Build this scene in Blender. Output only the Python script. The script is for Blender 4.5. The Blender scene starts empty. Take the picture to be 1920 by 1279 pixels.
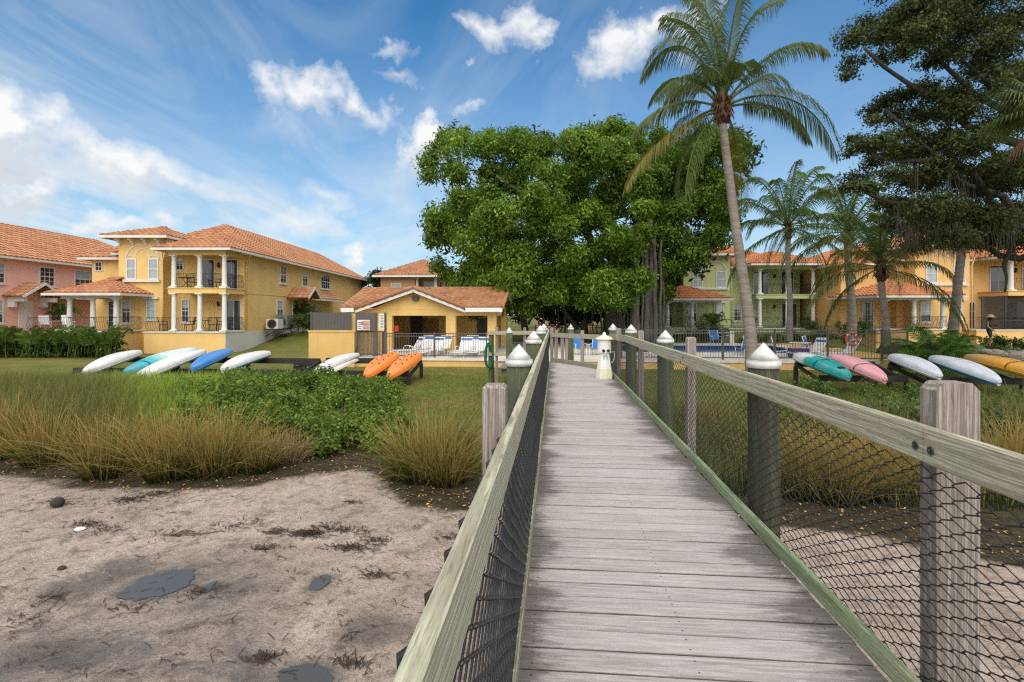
import bpy, math, random
import numpy as np
from mathutils import Vector, Matrix, noise
random.seed(7); rng = np.random.default_rng(7)
scene = bpy.context.scene
COL = scene.collection
pi = math.pi
# ---------------------------------------------------------------- camera frame
TH = math.radians(4.82); CT, ST = math.cos(TH), math.sin(TH)
F = 960.0; H = 1.5; HZ = 588.0
def ray(px, py):
    a = (px-960)/F; c = (HZ-py)/F
    return a*CT-ST, a*ST+CT, c
def at(px, py, v):                       # point on pixel ray at walkway depth v
    X, Y, c = ray(px, py); s = v/Y
    return Vector((X*s, v, H+c*s))
def gnd(px, py, z):                      # point on pixel ray at height z
    X, Y, c = ray(px, py); s = (z-H)/c
    return Vector((X*s, Y*s, z))
def camw(x, y, z=0.0):                   # camera-aligned plan coordinates to world
    return Vector((x*CT-y*ST, x*ST+y*CT, z))
def sstep(a, b, x):
    t = min(1, max(0, (x-a)/(b-a))); return t*t*(3-2*t)
def lerp(a, b, t): return a+(b-a)*t

# ---------------------------------------------------------------- mesh builder
class MB:
    tile = (.40, .44, .095, .05)
    def __init__(s): s.v = []; s.f = []; s.uv = {}; s.sm = set()
    def add(s, vs, fs, smooth=False, M=None):
        b = len(s.v)
        if M is not None: vs = [M @ Vector(p) for p in vs]
        s.v.extend([tuple(p) for p in vs])
        for f in fs:
            if smooth: s.sm.add(len(s.f))
            s.f.append(tuple(b+i for i in f))
        return s
    def box(s, x0, x1, y0, y1, z0, z1, M=None):
        vs = [(x0,y0,z0),(x1,y0,z0),(x1,y1,z0),(x0,y1,z0),(x0,y0,z1),(x1,y0,z1),(x1,y1,z1),(x0,y1,z1)]
        return s.add(vs, [(3,2,1,0),(4,5,6,7),(0,1,5,4),(1,2,6,5),(2,3,7,6),(3,0,4,7)], M=M)
    def cbox(s, c, sx, sy, sz, M=None):
        return s.box(c[0]-sx/2, c[0]+sx/2, c[1]-sy/2, c[1]+sy/2, c[2]-sz/2, c[2]+sz/2, M)
    def beam(s, p, q, w, h, up=(0,0,1)):
        p, q = Vector(p), Vector(q); d = (q-p).normalized(); up = Vector(up)
        r = d.cross(up)
        if r.length < 1e-4: r = d.cross(Vector((0,1,0)))
        r.normalize(); u = r.cross(d).normalized()
        vs = [b+r*(i*w/2)+u*(j*h/2) for b in (p, q) for i, j in ((-1,-1),(1,-1),(1,1),(-1,1))]
        return s.add(vs, [(0,1,2,3),(7,6,5,4),(0,4,5,1),(1,5,6,2),(2,6,7,3),(3,7,4,0)])
    def lathe(s, prof, c=(0,0,0), n=16, M=None, smooth=True):
        vs = []; fs = []
        for r, z in prof:
            for k in range(n):
                a = 2*pi*k/n; vs.append((c[0]+r*math.cos(a), c[1]+r*math.sin(a), c[2]+z))
        for i in range(len(prof)-1):
            for k in range(n):
                k2 = (k+1) % n
                fs.append((i*n+k, i*n+k2, (i+1)*n+k2, (i+1)*n+k))
        s.add(vs, fs, smooth, M)
        b = len(s.v)-len(vs)
        s.f.append(tuple(b+n-1-k for k in range(n))); s.f.append(tuple(b+(len(prof)-1)*n+k for k in range(n)))
        return s
    def tube(s, pts, r, n=6, M=None, caps=True):
        pts = [Vector(p) for p in pts]; m = len(pts)
        rs = r if isinstance(r, (list, tuple)) else [r]*m
        vs = []; fs = []; ref = None
        for i, p in enumerate(pts):
            d = (pts[min(i+1, m-1)]-pts[max(i-1, 0)])
            d = d.normalized() if d.length > 1e-9 else Vector((0,0,1))
            if ref is None: ref = Vector((1,0,0)) if abs(d.x) < .9 else Vector((0,1,0))
            a = d.cross(ref)
            if a.length < 1e-4: a = d.orthogonal()
            a.normalize(); b = d.cross(a); ref = a.cross(d)
            for k in range(n):
                t = 2*pi*k/n; vs.append(p+(a*math.cos(t)+b*math.sin(t))*rs[i])
        for i in range(m-1):
            for k in range(n):
                k2 = (k+1) % n; fs.append((i*n+k, i*n+k2, (i+1)*n+k2, (i+1)*n+k))
        s.add(vs, fs, n > 4, M)
        if caps:
            b = len(s.v)-len(vs)
            s.f.append(tuple(b+n-1-k for k in range(n))); s.f.append(tuple(b+(m-1)*n+k for k in range(n)))
        return s
    def slope(s, pts, eave, M=None):      # roof plane with UVs in metres along eave / up the slope
        pts = [Vector(p) for p in pts]
        e = Vector(eave).normalized(); nrm = (pts[1]-pts[0]).cross(pts[2]-pts[0]).normalized()
        up = nrm.cross(e).normalized()
        if up.z < 0: up = -up
        P2 = [(p.dot(e), p.dot(up)) for p in pts]; o = pts[0]-e*P2[0][0]-up*P2[0][1]
        if nrm.z < 0: nrm = -nrm
        def rng_(u):                        # extent up the slope at u (convex outline)
            ys = []
            for (ua, va), (ub, vb) in zip(P2, P2[1:]+P2[:1]):
                if abs(ua-ub) < 1e-9: 
                    if abs(u-ua) < 1e-6: ys += [va, vb]
                elif min(ua, ub)-1e-6 <= u <= max(ua, ub)+1e-6: ys.append(va+(vb-va)*(u-ua)/(ub-ua))
            return (min(ys), max(ys)) if ys else (0, 0)
        u0, u1 = min(p[0] for p in P2), max(p[0] for p in P2); TW, RW, AMP, LAP = s.tile; st = TW/4; n = max(2, int((u1-u0)/st)); v0 = min(p[1] for p in P2); v1 = max(p[1] for p in P2); nr = int((v1-v0)/RW)+1
        cols = [u0+(u1-u0)*i/n for i in range(n+1)]; R = [rng_(min(max(u, u0+1e-5), u1-1e-5)) for u in cols]
        hh = [AMP*abs(math.sin(pi*(u-u0)/TW)) for u in cols]
        def P(i, v, h): return o+e*cols[i]+up*v+nrm*h
        for i in range(n):
            for k in range(nr):
                a0, b0 = (min(max(v0+k*RW, R[j][0]), R[j][1]) for j in (i, i+1)); a1, b1 = (min(max(v0+(k+1)*RW, R[j][0]), R[j][1]) for j in (i, i+1))
                if a1-a0 < 1e-4 and b1-b0 < 1e-4: continue
                b = len(s.v); w = TW*.5; uu = [(cols[i]-u0)/TW*.27, (cols[i+1]-u0)/TW*.27]; vv = (k+.05)*.36, (k+.9)*.36
                s.v += [tuple(P(i, a0, hh[i]+LAP)), tuple(P(i+1, b0, hh[i+1]+LAP)), tuple(P(i+1, b1, hh[i+1])), tuple(P(i, a1, hh[i])), tuple(P(i, a0, -.01)), tuple(P(i+1, b0, -.01))]
                s.f += [(b, b+1, b+2, b+3), (b+4, b+5, b+1, b)]
                s.uv[len(s.f)-2] = [(uu[0], vv[0]), (uu[1]-.002, vv[0]), (uu[1]-.002, vv[1]), (uu[0], vv[1])]; s.uv[len(s.f)-1] = [(uu[0], vv[0])]*4
    def build(s, name, mat, parent=None, loc=None):
        me = bpy.data.meshes.new(name); me.from_pydata(s.v, [], s.f)
        if s.uv:
            l = me.uv_layers.new(name='UVMap')
            for fi, uv in s.uv.items():
                for li, c in zip(me.polygons[fi].loop_indices, uv): l.data[li].uv = c
        if s.sm:
            fl = [i in s.sm for i in range(len(s.f))]; me.polygons.foreach_set('use_smooth', fl)
        for m in (mat if isinstance(mat, (list, tuple)) else [mat]): me.materials.append(m)
        me.update()
        o = bpy.data.objects.new(name, me); COL.objects.link(o)
        if parent is not None: o.parent = parent
        if loc is not None: o.location = loc
        return o
def np_mesh(name, verts, quads, mat, parent=None, uv=None, smooth=False):
    verts = np.asarray(verts, dtype=np.float32).reshape(-1, 3); quads = np.asarray(quads, dtype=np.int32)
    k = quads.shape[1]; me = bpy.data.meshes.new(name)
    me.vertices.add(len(verts)); me.vertices.foreach_set('co', verts.ravel())
    me.loops.add(quads.size); me.loops.foreach_set('vertex_index', quads.ravel())
    me.polygons.add(len(quads)); me.polygons.foreach_set('loop_start', np.arange(0, quads.size, k, dtype=np.int32))
    if uv is not None:
        l = me.uv_layers.new(name='UVMap'); l.data.foreach_set('uv', np.asarray(uv, dtype=np.float32)[quads.ravel()].ravel())
    me.materials.append(mat); me.update(calc_edges=True); me.validate()
    if smooth: me.polygons.foreach_set('use_smooth', [True]*len(quads))
    o = bpy.data.objects.new(name, me); COL.objects.link(o)
    if parent is not None: o.parent = parent
    return o
def tag(o, label=None, cat=None, group=None, kind=None):
    if label: o['label'] = label
    if cat: o['category'] = cat
    if group: o['group'] = group
    if kind: o['kind'] = kind
    return o
def empty(name, loc=(0,0,0), rz=0, label=None, cat=None, group=None):
    o = bpy.data.objects.new(name, None); COL.objects.link(o)
    o.location = loc; o.rotation_euler = (0,0,rz); o.empty_display_size = .2
    return tag(o, label, cat, group)
def copy_tree(o, parent=None):
    c = o.copy(); COL.objects.link(c)
    if parent is not None: c.parent = parent
    for ch in o.children: copy_tree(ch, c)
    return c

# ---------------------------------------------------------------- materials
class NT:
    def __init__(s, nt): s.nt = nt; s.n = nt.nodes; s.l = nt.links
    def new(s, t, **kw):
        o = s.n.new(t)
        for k, v in kw.items(): setattr(o, k, v)
        return o
    def put(s, sock, val):
        if hasattr(val, 'links') or isinstance(val, bpy.types.NodeSocket): s.l.new(val, sock)
        else:
            if hasattr(sock, 'default_value'):
                if sock.type == 'RGBA' and len(val) == 3: val = (*val, 1)
                sock.default_value = val
    def math(s, op, a, b=None, c=None, clamp=False):
        o = s.new('ShaderNodeMath', operation=op, use_clamp=clamp); s.put(o.inputs[0], a)
        if b is not None: s.put(o.inputs[1], b)
        if c is not None: s.put(o.inputs[2], c)
        return o.outputs[0]
    def vmath(s, op, a, b=None):
        o = s.new('ShaderNodeVectorMath', operation=op); s.put(o.inputs[0], a)
        if b is not None: s.put(o.inputs[1], b)
        return o.outputs['Value'] if op in ('DOT_PRODUCT', 'LENGTH') else o.outputs[0]
    def mix(s, f, a, b, mode='MIX'):
        o = s.new('ShaderNodeMix', data_type='RGBA', blend_type=mode); s.put(o.inputs[0], f); s.put(o.inputs[6], a); s.put(o.inputs[7], b)
        return o.outputs[2]
    def ramp(s, f, stops):
        o = s.new('ShaderNodeValToRGB'); e = o.color_ramp.elements
        while len(e) < len(stops): e.new(.5)
        for x, (p, c) in zip(e, stops):
            x.position = p; x.color = (c, c, c, 1) if isinstance(c, (int, float)) else (*c, 1)
        s.put(o.inputs[0], f); return o.outputs[0]
    def noise(s, vec, scale=5, detail=4, rough=.55, dist=0):
        o = s.new('ShaderNodeTexNoise'); s.put(o.inputs['Vector'], vec)
        o.inputs['Scale'].default_value = scale; o.inputs['Detail'].default_value = detail
        o.inputs['Roughness'].default_value = rough; o.inputs['Distortion'].default_value = dist
        return o.outputs[0]
    def coord(s, kind='Object', scale=(1,1,1)):
        o = s.new('ShaderNodeTexCoord').outputs[kind]
        if scale == (1,1,1): return o
        m = s.new('ShaderNodeMapping'); s.l.new(o, m.inputs[0]); m.inputs['Scale'].default_value = scale
        return m.outputs[0]
    def bump(s, h, strength=.3, dist=.02):
        o = s.new('ShaderNodeBump'); s.put(o.inputs['Height'], h); o.inputs['Strength'].default_value = strength; o.inputs['Distance'].default_value = dist
        return o.outputs[0]
def newmat(name):
    m = bpy.data.materials.new(name); m.use_nodes = True; t = NT(m.node_tree)
    return m, t, m.node_tree.nodes['Principled BSDF']
def mat(name, col, rough=.6, var=.18, scale=3.0, bump=0.0, bscale=40, stretch=(1,1,1), metal=0, spec=.5, col2=None, coat=0):
    m, t, b = newmat(name); c = t.coord('Object', stretch)
    n = t.noise(c, scale, 5, .6)
    lo = col2 if col2 else tuple(x*(1-var) for x in col); hi = col if col2 else tuple(min(1, x*(1+var*.5)) for x in col)
    f = t.ramp(n, [(.32, 0.), (.68, 1.)])
    t.put(b.inputs['Base Color'], t.mix(f, lo, hi))
    t.put(b.inputs['Roughness'], rough); b.inputs['Metallic'].default_value = metal; b.inputs['Specular IOR Level'].default_value = spec
    b.inputs['Coat Weight'].default_value = coat
    if bump: t.put(b.inputs['Normal'], t.bump(t.noise(c, bscale, 3), bump, .02))
    return m
def srgb(r, g, b): return tuple(((x/255)/12.92 if x/255 <= .04045 else ((x/255+.055)/1.055)**2.4) for x in (r, g, b))
def stucco(name, col):
    m, t, b = newmat(name); c = t.coord('Object')
    big = t.noise(c, .55, 4, .6); fine = t.noise(c, 9, 4, .6)
    streak = t.noise(t.coord('Object', (2.2, 2.2, .18)), 1.6, 4, .6)
    k = t.mix(t.ramp(big, [(.3, 0.), (.7, 1.)]), tuple(x*.86 for x in col), tuple(min(1, x*1.05) for x in col))
    k = t.mix(t.math('MULTIPLY', t.ramp(streak, [(.52, 0.), (.8, 1.)]), .35), k, tuple(x*.62 for x in col))
    k = t.mix(t.math('MULTIPLY', fine, .25), k, tuple(x*.75 for x in col))
    t.put(b.inputs['Base Color'], k); b.inputs['Roughness'].default_value = .85; b.inputs['Specular IOR Level'].default_value = .2
    t.put(b.inputs['Normal'], t.bump(t.noise(c, 60, 3), .25, .01))
    return m
def roof_tile(name, c1, c2, c3):
    m, t, b = newmat(name); uv = t.coord('UV')
    sp = t.new('ShaderNodeSeparateXYZ'); t.l.new(uv, sp.inputs[0])
    row = t.math('DIVIDE', sp.outputs[1], .36); rf = t.math('FRACT', row); ri = t.math('FLOOR', row)
    u = t.math('ADD', t.math('DIVIDE', sp.outputs[0], .27), 0.0)
    uf = t.math('FRACT', u); ui = t.math('FLOOR', u)
    rib = t.math('ABSOLUTE', t.math('SINE', t.math('MULTIPLY', u, pi)))
    cb = t.new('ShaderNodeCombineXYZ'); t.l.new(ui, cb.inputs[0]); t.l.new(ri, cb.inputs[1])
    wn = t.new('ShaderNodeTexWhiteNoise', noise_dimensions='2D'); t.l.new(cb.outputs[0], wn.inputs[0])
    k = t.mix(wn.outputs[0], c1, c2)
    k = t.mix(t.ramp(t.noise(t.coord('Object'), .9, 5, .7), [(.45, 0.), (.78, .8)]), k, c3)
    k = t.mix(t.math('MULTIPLY', t.ramp(t.noise(t.coord('Object'), 7, 4, .7), [(.5, 0.), (.8, 1.)]), .5), k, tuple(x*.45 for x in c3))
    t.put(b.inputs['Base Color'], k); b.inputs['Roughness'].default_value = .8; b.inputs['Specular IOR Level'].default_value = .25
    return m
def leaf_mat(name, lo, hi, trans=.35, rough=.45, extra=None):
    m, t, b = newmat(name)
    g = t.new('ShaderNodeNewGeometry'); r = g.outputs['Random Per Island']
    stops = [(0., lo), (.6, hi)] + ([(1., extra)] if extra else [(1., tuple(min(1, x*1.35) for x in hi))])
    k = t.ramp(r, stops)
    k = t.mix(t.ramp(t.noise(t.coord('Object'), .55, 3), [(.35, 0.), (.65, .45)]), k, tuple(x*.55 for x in lo))
    t.put(b.inputs['Base Color'], k); b.inputs['Roughness'].default_value = rough; b.inputs['Specular IOR Level'].default_value = .18
    tr = t.new('ShaderNodeBsdfTranslucent'); t.put(tr.inputs[0], t.mix(.5, k, tuple(min(1, x*1.6) for x in hi)))
    mx = t.new('ShaderNodeMixShader'); mx.inputs[0].default_value = trans
    t.l.new(b.outputs[0], mx.inputs[1]); t.l.new(tr.outputs[0], mx.inputs[2])
    t.l.new(mx.outputs[0], t.n['Material Output'].inputs[0])
    return m
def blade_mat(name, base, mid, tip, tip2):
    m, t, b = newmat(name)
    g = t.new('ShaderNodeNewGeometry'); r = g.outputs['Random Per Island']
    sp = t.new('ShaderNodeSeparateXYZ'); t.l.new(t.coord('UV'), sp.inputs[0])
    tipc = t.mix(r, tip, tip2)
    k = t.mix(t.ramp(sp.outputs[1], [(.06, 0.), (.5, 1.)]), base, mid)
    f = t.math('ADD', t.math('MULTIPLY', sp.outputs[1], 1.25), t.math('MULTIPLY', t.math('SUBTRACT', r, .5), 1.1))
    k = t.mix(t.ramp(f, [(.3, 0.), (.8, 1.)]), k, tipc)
    t.put(b.inputs['Base Color'], k); b.inputs['Roughness'].default_value = .6; b.inputs['Specular IOR Level'].default_value = .12
    tr = t.new('ShaderNodeBsdfTranslucent'); t.put(tr.inputs[0], k)
    mx = t.new('ShaderNodeMixShader'); mx.inputs[0].default_value = .25
    t.l.new(b.outputs[0], mx.inputs[1]); t.l.new(tr.outputs[0], mx.inputs[2]); t.l.new(mx.outputs[0], t.n['Material Output'].inputs[0])
    return m
def wood(name, pale, mid, dark, tint=None, axis='Y', scale=1.0):
    """weathered timber: long grain, darker growth bands, green treatment tint in patches"""
    m, t, b = newmat(name)
    st = {'Y': (13, .7, 13), 'Z': (13, 13, .7), 'X': (.7, 13, 13)}[axis]
    st = tuple(x*scale for x in st)
    c = t.coord('Object', st)
    g1 = t.noise(c, 3.2, 6, .65, .9); g2 = t.noise(t.coord('Object', tuple(x*4 for x in st)), 4, 4, .7)
    w = t.new('ShaderNodeTexWave', wave_type='RINGS', rings_direction={'Y': 'Y', 'Z': 'Z', 'X': 'X'}[axis])
    t.put(w.inputs['Vector'], t.coord('Object', tuple(x*.8 for x in st))); w.inputs['Scale'].default_value = 1.6; w.inputs['Distortion'].default_value = 7; w.inputs['Detail'].default_value = 3; w.inputs['Detail Scale'].default_value = 1.2
    k = t.mix(t.ramp(g1, [(.3, 0.), (.68, 1.)]), mid, pale)
    if tint: k = t.mix(t.ramp(t.noise(t.coord('Object'), 1.7, 4, .6), [(.38, 0.), (.62, .85)]), k, tint)
    w2 = t.new('ShaderNodeTexWave', wave_type='BANDS', bands_direction={'Y': 'Z', 'Z': 'X', 'X': 'Z'}[axis]); t.put(w2.inputs['Vector'], t.coord('Object', {'Y': (.6, .10, 1), 'Z': (1, .6, .10), 'X': (.10, .6, 1)}[axis])); w2.inputs['Scale'].default_value = 26; w2.inputs['Distortion'].default_value = 9; w2.inputs['Detail'].default_value = 2; w2.inputs['Detail Scale'].default_value = .8
    k = t.mix(t.math('MULTIPLY', t.ramp(w2.outputs[1], [(.62, 0.), (.95, 1.)]), .62), k, tuple(x*.55 for x in mid))
    k = t.mix(t.math('MULTIPLY', t.ramp(w.outputs['Fac'] if 'Fac' in w.outputs else w.outputs[1], [(.5, 0.), (.85, 1.)]), .7), k, tuple(x*.7 for x in mid))
    k = t.mix(t.math('MULTIPLY', t.ramp(g2, [(.52, 0.), (.70, 1.)]), .75), k, dark)
    t.put(b.inputs['Base Color'], k); b.inputs['Roughness'].default_value = .8; b.inputs['Specular IOR Level'].default_value = .25
    t.put(b.inputs['Normal'], t.bump(t.math('ADD', g1, g2), .45, .006))
    return m
def plain(name, col, rough=.5, metal=0, spec=.5):
    return mat(name, col, rough, .10, 6, 0, metal=metal, spec=spec)
MT = {}
MT['yellow'] = stucco('yellow_stucco', (.76,.515,.20)); MT['ywall'] = stucco('garden_wall_stucco', (.68,.445,.165))
MT['pavil'] = stucco('pavilion_stucco', (.73,.495,.18)); MT['pink'] = stucco('pink_stucco', (.84,.48,.39)); MT['green'] = stucco('green_stucco', (.50,.56,.28))
MT['tan'] = stucco('tan_stucco', (.80,.50,.20)); MT['beige'] = stucco('beige_stucco', (.45,.27,.15)); MT['base'] = stucco('white_stucco', (.62,.61,.58))
MT['roof'] = roof_tile('barrel_tile', (.50,.235,.115), (.34,.145,.07), (.44,.275,.165))
MT['roof2'] = roof_tile('warm_barrel_tile', (.55,.22,.095), (.40,.145,.06), (.42,.23,.13))
MT['roofp'] = roof_tile('brown_barrel_tile', (.46,.22,.11), (.31,.14,.07), (.40,.26,.16))
MT['white'] = mat('white_paint', (.68,.67,.645), .5, .08, 4); MT['trim'] = mat('white_trim', (.64,.63,.60), .6, .12, 3)
MT['iron'] = plain('black_iron', (.012,.012,.012), .5); MT['bronze'] = plain('bronze_metal', (.055,.05,.045), .5)
MT['fence'] = plain('grey_brown_metal', (.085,.078,.07), .55)
MT['glass'] = mat('dark_glass', (.030,.036,.042), .08, .4, .6, spec=.9); MT['blind'] = mat('glass_over_blinds', (.34,.40,.42), .12, .12, 2, spec=.7)
MT['dark'] = plain('dark_interior', (.03,.025,.02), .8)
MT['rubber'] = plain('black_vinyl', (.012,.012,.013), .45)
SKYTINT = (.18,.64,.87); VEILC = (4.3,4.75,4.95); CLOUDW = (5.6,5.6,5.6); CLOUDD = (3.9,4.15,4.5); FILLC = (8.7,8.5,8.3); SKYSTR = .10; SUNE = 1.5; SUNANG = 70; EXPO = .80
# ---------------------------------------------------------------- terrain
BND = [(-60,8.3),(-9.35,7.9),(-7.7,7.65),(-6,7.3),(-5.1,7.8),(-4.3,8.2),(-3.6,8.55),(-3.1,8.65),(-2.8,8.1),(-2.1,7.1),(-1.2,6.85),(-.5,6.6),(1.5,6.8),(3,7.1),(4.4,6.5),(5.4,6.0),(8,5.2),(60,4)]
BU = np.array([b[0] for b in BND]); BV = np.array([b[1] for b in BND])
def bnd(u): return float(np.interp(u, BU, BV))
def gz(u, v):
    d = v-bnd(u)
    z = -1.25+.10*sstep(-.5, 6, d)
    z += .03*noise.noise(Vector((u*.5, v*.5, 0)))
    if d < 1: z += .012*noise.noise(Vector((u*2.3, v*2.3, 3)))
    cy = -u*ST+v*CT; cx = u*CT+v*ST
    z += 1.05*sstep(35.5, 44, cy) * sstep(-34, -20, cx)
    z += .75*sstep(30, 36, cy)*sstep(-30, -36, cx)
    return z
def lines(segs):
    out = []
    for a, b, n in segs: out += list(np.linspace(a, b, n, endpoint=False))
    return out
xs = lines([(-400,-60,10),(-60,-20,40),(-20,-8,50),(-8,8,170),(8,20,50),(20,60,40),(60,401,10)]); ys = lines([(-30,-1,12),(-1,11,150),(11,24,70),(24,60,60),(60,600,14)])
nx, ny = len(xs), len(ys)
V = np.zeros((ny, nx, 3), dtype=np.float32); Z = np.zeros((ny, nx, 4), dtype=np.float32)
PUD = []
for px_, py_, w_, h_ in ((302,1095,.30,.33),(600,1094,.13,.2),(395,1103,.12,.13),(572,1268,.26,.17),(150,1098,.3,.35),(240,1060,.35,.2),(100,1225,.4,.2),(700,1180,.3,.25)):
    c_ = gnd(px_, py_, -1.25); PUD.append((c_.x, c_.y, w_, h_))
for j, y in enumerate(ys):
    for i, x in enumerate(xs):
        w = .35*noise.noise(Vector((x*.9, y*.9, 5)))+.18*noise.noise(Vector((x*3, y*3, 9)))+.12*noise.noise(Vector((x*8, y*8, 4)))
        d = y-bnd(x)+w
        V[j, i] = (x, y, gz(x, y))
        pd = max([0]+[1-sstep(.75, 1.35, math.hypot((x-a)/p_, (y-b_)/q_)+.25*noise.noise(Vector((x*6, y*6, 2)))) for a, b_, p_, q_ in PUD]) if d < 0 else 0
        Z[j, i] = (1-sstep(-.12, .12, d), sstep(1.3, 3.0, d+w), 1-sstep(-4.6, -2.2, d+2*w), pd)
idx = np.arange(nx*ny).reshape(ny, nx)
q = np.stack([idx[:-1,:-1], idx[:-1,1:], idx[1:,1:], idx[1:,:-1]], -1).reshape(-1, 4)
m, t, b = newmat('ground_cover')
at_ = t.new('ShaderNodeAttribute', attribute_name='zone'); sp = t.new('ShaderNodeSeparateColor'); t.l.new(at_.outputs[0], sp.inputs[0])
c = t.coord('Object')
n1 = t.noise(c, 1.3, 6, .62); n2 = t.noise(c, 7, 6, .7); n3 = t.noise(c, 38, 4, .7)
sand = t.mix(t.ramp(n1, [(.35, 0.), (.65, 1.)]), (.44,.34,.275), (.60,.485,.405))
sand = t.mix(t.math('MULTIPLY', t.ramp(n2, [(.47, 0.), (.66, 1.)]), .5), sand, (.19,.155,.13))
sand = t.mix(t.math('MULTIPLY', t.ramp(n3, [(.50, 0.), (.66, 1.)]), .6), sand, (.13,.098,.075))
spk = t.noise(c, 85, 3, .8); sand = t.mix(t.math('MULTIPLY', t.ramp(spk, [(.60, 0.), (.68, 1.)]), .4), sand, (.06,.045,.035))
n4 = t.noise(c, 3.2, 7, .74, .6); sand = t.mix(t.math('MULTIPLY', t.ramp(n4, [(.53, 0.), (.63, 1.)]), .62), sand, (.125,.094,.072))
n5 = t.noise(t.coord('Object', (1, 1.6, 1)), 14, 6, .75, .5); sand = t.mix(t.math('MULTIPLY', t.ramp(n5, [(.56, 0.), (.68, 1.)]), .32), sand, (.13,.10,.08)); sand = t.mix(t.math('MULTIPLY', t.ramp(n5, [(.30, 1.), (.42, 0.)]), .4), sand, (.50,.41,.34))
wetn = t.noise(c, .9, 6, .68, .4)
wet = t.math('MULTIPLY', sp.outputs[2], t.ramp(wetn, [(.30, 0.), (.56, 1.)]))
wet = t.math('ADD', wet, t.math('MULTIPLY', t.ramp(wetn, [(.60, 0.), (.68, 1.)]), .45), clamp=True)
sand = t.mix(t.math('MULTIPLY', wet, .66), sand, (.125,.113,.105))
sand = t.mix(t.math('MULTIPLY', at_.outputs['Alpha'], .62), sand, (.085,.080,.076))
mud = t.math('MULTIPLY', t.ramp(t.noise(c, 1.5, 10, .76, .5), [(.49, 0.), (.57, 1.)]), t.math('ADD', .10, t.math('MULTIPLY', sp.outputs[2], .48))); sand = t.mix(mud, sand, (.125,.117,.112))
pale = t.noise(t.coord('Object', (1, .7, 1)), 2.4, 8, .72, .8); sand = t.mix(t.math('MULTIPLY', t.ramp(pale, [(.60, 0.), (.68, 1.)]), .5), sand, (.52,.44,.37))
vein = t.noise(t.coord('Object', (1, .55, 1)), 2.2, 7, .72, 1.2)
sand = t.mix(t.math('MULTIPLY', t.ramp(vein, [(.60, 0.), (.64, .8), (.70, 0.)]), .6), sand, (.10,.082,.07))
wr = t.mix(t.ramp(n2, [(.35, 0.), (.7, 1.)]), (.026,.020,.010), (.082,.066,.034))
wr = t.mix(t.ramp(n3, [(.5, 0.), (.72, .7)]), wr, (.07,.075,.03))
law = t.mix(t.ramp(n1, [(.3, 0.), (.7, 1.)]), (.095,.125,.022), (.155,.17,.03))
law = t.mix(t.ramp(t.noise(c, .35, 4, .6), [(.46, 0.), (.66, .85)]), law, (.23,.165,.06))
law = t.mix(t.math('MULTIPLY', t.ramp(n3, [(.45, 0.), (.7, 1.)]), .5), law, (.045,.07,.012))
k = t.mix(sp.outputs[0], t.mix(sp.outputs[1], wr, law), sand)
t.put(b.inputs['Base Color'], k)
t.put(b.inputs['Roughness'], t.math('SUBTRACT', .92, t.math('MULTIPLY', t.math('MULTIPLY', wet, sp.outputs[0]), .5)))
b.inputs['Specular IOR Level'].default_value = .25
t.put(b.inputs['Normal'], t.bump(t.math('ADD', t.math('MULTIPLY', n2, .8), t.math('MULTIPLY', n3, .5)), 1.0, .07))
g = np_mesh('ground', V, q, m, smooth=True); tag(g, kind='structure')
ca = g.data.color_attributes.new('zone', 'FLOAT_COLOR', 'POINT'); ca.data.foreach_set('color', Z.ravel())

# puddles lying on the sand
mp, t, b = newmat('puddle_water')
t.put(b.inputs['Base Color'], (.080,.078,.074)); b.inputs['Roughness'].default_value = .14; b.inputs['Specular IOR Level'].default_value = .3
t.put(b.inputs['Normal'], t.bump(t.noise(t.coord('Object'), 9, 2), .05, .01))
def puddle(px, py, w, h, rot=0, seed=0):
    c0 = gnd(px, py, -1.25); n = 90; mbp = MB(); vs = []
    for k in range(n):
        a = 2*pi*k/n; r = 1+.12*noise.noise(Vector((math.cos(a)*9, math.sin(a)*9, seed)))+.28*noise.noise(Vector((math.cos(a)*1.3+seed*7, math.sin(a)*1.3, 1)))+.1*noise.noise(Vector((math.cos(a)*4, math.sin(a)*4, seed)))
        x, y = math.cos(a)*w*r, math.sin(a)*h*r
        X = c0.x+x*math.cos(rot)-y*math.sin(rot); Y = c0.y+x*math.sin(rot)+y*math.cos(rot)
        vs.append((X, Y))
    zz = max(gz(X, Y) for X, Y in vs)*.35+.65*gz(c0.x, c0.y)+.006
    mbp.add([(X, Y, zz) for X, Y in vs], [tuple(range(n))])
    return tag(mbp.build('puddle', mp), kind='structure')
for a in [(302,1095,.26,.30,-.5,1),(600,1094,.085,.16,0,2),(395,1103,.07,.09,0,5),(572,1268,.2,.12,0,4)]: puddle(*a)

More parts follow.
